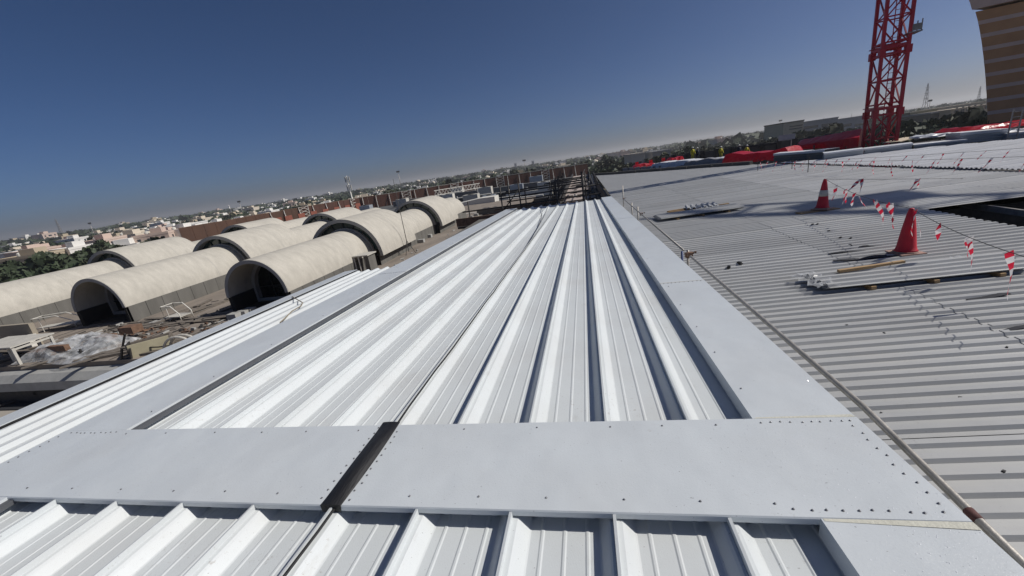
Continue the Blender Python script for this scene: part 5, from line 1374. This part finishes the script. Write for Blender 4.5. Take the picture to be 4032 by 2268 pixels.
# ================================================================== trees
def crown_mesh(seed, m_, n=420, R=3.2, H=3.0, leaf=.55):
    r = np.random.RandomState(seed); lobes = [(r.uniform(-.55, .55) * R, r.uniform(-.55, .55) * R, r.uniform(.25, .9) * H, r.uniform(.45, .75)) for _ in range(9)]
    vs = np.zeros((n * 4, 3)); k = 0
    for i in range(n):
        L = lobes[i % 9]; v = r.normal(size=3); v /= np.linalg.norm(v); rad = r.uniform(.6, 1.0) ** .5
        c = np.array([L[0], L[1], L[2]]) + v * rad * L[3] * np.array([R * .62, R * .62, H * .45])
        a = r.normal(size=3); a /= np.linalg.norm(a); b_ = np.cross(a, r.normal(size=3)); b_ /= np.linalg.norm(b_); s = leaf * r.uniform(.5, 1.2)
        vs[k:k + 4] = [c - a * s - b_ * s, c + a * s - b_ * s * .6, c + a * s * .7 + b_ * s, c - a * s * .8 + b_ * s]; k += 4
    me = bpy.data.meshes.new('crown'); me.from_pydata(vs.tolist(), [], [(4 * i, 4 * i + 1, 4 * i + 2, 4 * i + 3) for i in range(n)]); me.materials.append(m_); return me


CR = [crown_mesh(i, LEAFM[i % 3], 380 + 40 * (i % 3), 3.0 + .5 * (i % 2), 3.2 + .6 * (i % 3)) for i in range(6)]
TRK = MB()
TRK.tube([(0, 0, -3.5), (.1, 0, -1), (.05, .1, 1.2)], [.32, .22, .12], 7)
for a in (.3, 2.2, 4.3): TRK.tube([(.08, 0, -.9), (.9 * math.cos(a), .9 * math.sin(a), .8), (1.5 * math.cos(a), 1.5 * math.sin(a), 2.0)], [.13, .09, .04], 5)
TRKM = TRK.mesh('trunk', BARK)
TN = ['dark green', 'mid green', 'dry olive green']


def tree(x, y, s, i, where, z=GZ):
    t_ = thing('tree', '%s bushy tree %s' % (TN[i % 3], where), 'tree', (x, y, z + 3.4 * s), (0, 0, rt.uniform(0, 6)), '%s trees %s' % (TN[i % 3], where))
    t_.scale = (s, s, s * rt.uniform(.85, 1.15)); link('crown', CR[i], t_); link('trunk', TRKM, t_); return t_


def px_dir(px):
    v = ray(px, 952 - .1463 * px); return v / np.linalg.norm(v[:2])


for k in range(46):
    v = px_dir(rt.uniform(-80, 560)); d = rt.uniform(150, 215); tree(v[0] * d, v[1] * d, rt.uniform(1.0, 1.7), rt.randrange(6), 'between the far vault row and the town')
for k in range(70):
    v = px_dir(rt.uniform(2330, 3480)); d = rt.uniform(165, 260); tree(v[0] * d, v[1] * d, rt.uniform(1.6, 1.98), rt.randrange(6), 'behind the grey block wall')
for k in range(36):
    v = px_dir(rt.uniform(3400, 3960)); d = rt.uniform(105, 165); tree(v[0] * d, v[1] * d, rt.uniform(1.7, 2.0), rt.randrange(6), 'between the crane and the striped arch')
for k in range(60):
    v = px_dir(rt.uniform(1500, 2400)); d = rt.uniform(230, 420); tree(v[0] * d, v[1] * d, rt.uniform(1.3, 2.0), rt.randrange(6), 'behind the brown fence')
for k in range(50):
    v = px_dir(rt.uniform(-60, 1500)); d = rt.uniform(430, 560); tree(v[0] * d, v[1] * d, rt.uniform(1.1, 1.8), rt.randrange(6), 'among the houses of the town')


def far_wood(n, d0, d1, px0, px1, seed, label, s0=1.6, s1=2.6, mi=0):
    r = np.random.RandomState(seed); V = []; q = 26
    for k in range(n):
        v = px_dir(r.uniform(px0, px1)); d = d0 + (d1 - d0) * r.rand() ** 1.1; s = r.uniform(s0, s1); c = np.array([v[0] * d, v[1] * d, GZ + 2.2 * s])
        u = r.normal(size=(q, 3)); u /= np.linalg.norm(u, axis=1)[:, None]; cen = c + u * np.array([3.2 * s, 3.2 * s, 2.0 * s]) * (r.uniform(.5, 1, size=(q, 1)))
        a = r.normal(size=(q, 3)); a /= np.linalg.norm(a, axis=1)[:, None]; b_ = np.cross(a, r.normal(size=(q, 3))); b_ /= np.linalg.norm(b_, axis=1)[:, None]; sz = s * r.uniform(.7, 1.5, size=(q, 1))
        V.append(np.stack([cen - a * sz - b_ * sz, cen + a * sz - b_ * sz, cen + a * sz + b_ * sz, cen - a * sz + b_ * sz], 1).reshape(-1, 3))
    V = np.concatenate(V); me = bpy.data.meshes.new('far_wood'); me.vertices.add(len(V)); me.vertices.foreach_set('co', V.ravel()); nf = len(V) // 4
    me.loops.add(len(V)); me.loops.foreach_set('vertex_index', np.arange(len(V))); me.polygons.add(nf); me.polygons.foreach_set('loop_start', np.arange(nf) * 4); me.polygons.foreach_set('loop_total', np.full(nf, 4))
    me.update(); me.validate(); me.materials.append(LEAFM[mi]); o = stuff(link('far_wood', me)); tag(o, label, 'trees')


far_wood(1500, 470, 1050, -80, 2500, 1, 'dark green mass of trees through the outer town', mi=0)
far_wood(2200, 1050, 3200, -80, 2700, 2, 'hazy band of trees along the far horizon of the town', 2.0, 4.0, 1)
far_wood(1500, 260, 700, 2300, 3500, 3, 'dense wood behind the roof at the back', 1.3, 2.2, 0)
far_wood(1600, 500, 3000, 2700, 4032, 4, 'hazy trees behind the offices and the arcade', 1.8, 3.6, 1)


def far_specks(n, d0, d1, px0, px1, seed):
    """the outermost houses, too many to count"""
    r = random.Random(seed); m = MB()
    for k in range(n):
        v = px_dir(r.uniform(px0, px1)); d = r.uniform(d0, d1); x, y = v[0] * d, v[1] * d; w = r.uniform(10, 34); h = r.uniform(6, 15)
        m.box((x, y, GZ), (x + w, y + r.uniform(8, 16), GZ + h), r.choice((0, 0, 1, 2)))
    o = stuff(m.build('far_town', [HW[0], HW[1], HW[4]])); tag(o, 'countless tiny pale houses along the horizon', 'town')


far_specks(420, 2300, 5200, -80, 3950, 8)
for o in bpy.data.objects:
    if o.name.startswith('deck_rubble'): tag(o, 'loose rubble and scraps strewn over the dusty deck', 'rubble')

# ================================================================== desert haze
hz = bpy.data.materials.new('desert_haze'); hz.use_nodes = True; hn = hz.node_tree.nodes
for n in list(hn): hn.remove(n)
pv = hn.new('ShaderNodeVolumePrincipled'); pv.inputs['Color'].default_value = (.86, .87, .88, 1); pv.inputs['Density'].default_value = HAZE_D; pv.inputs['Anisotropy'].default_value = .25
ho = hn.new('ShaderNodeOutputMaterial'); hz.node_tree.links.new(pv.outputs[0], ho.inputs['Volume'])
if HAZE_D > 0:
    o = stuff(MB().box((-9600, -3400, -19), (9600, 12400, 62)).build('haze', hz)); tag(o, 'thin pale desert haze over the town', 'haze')
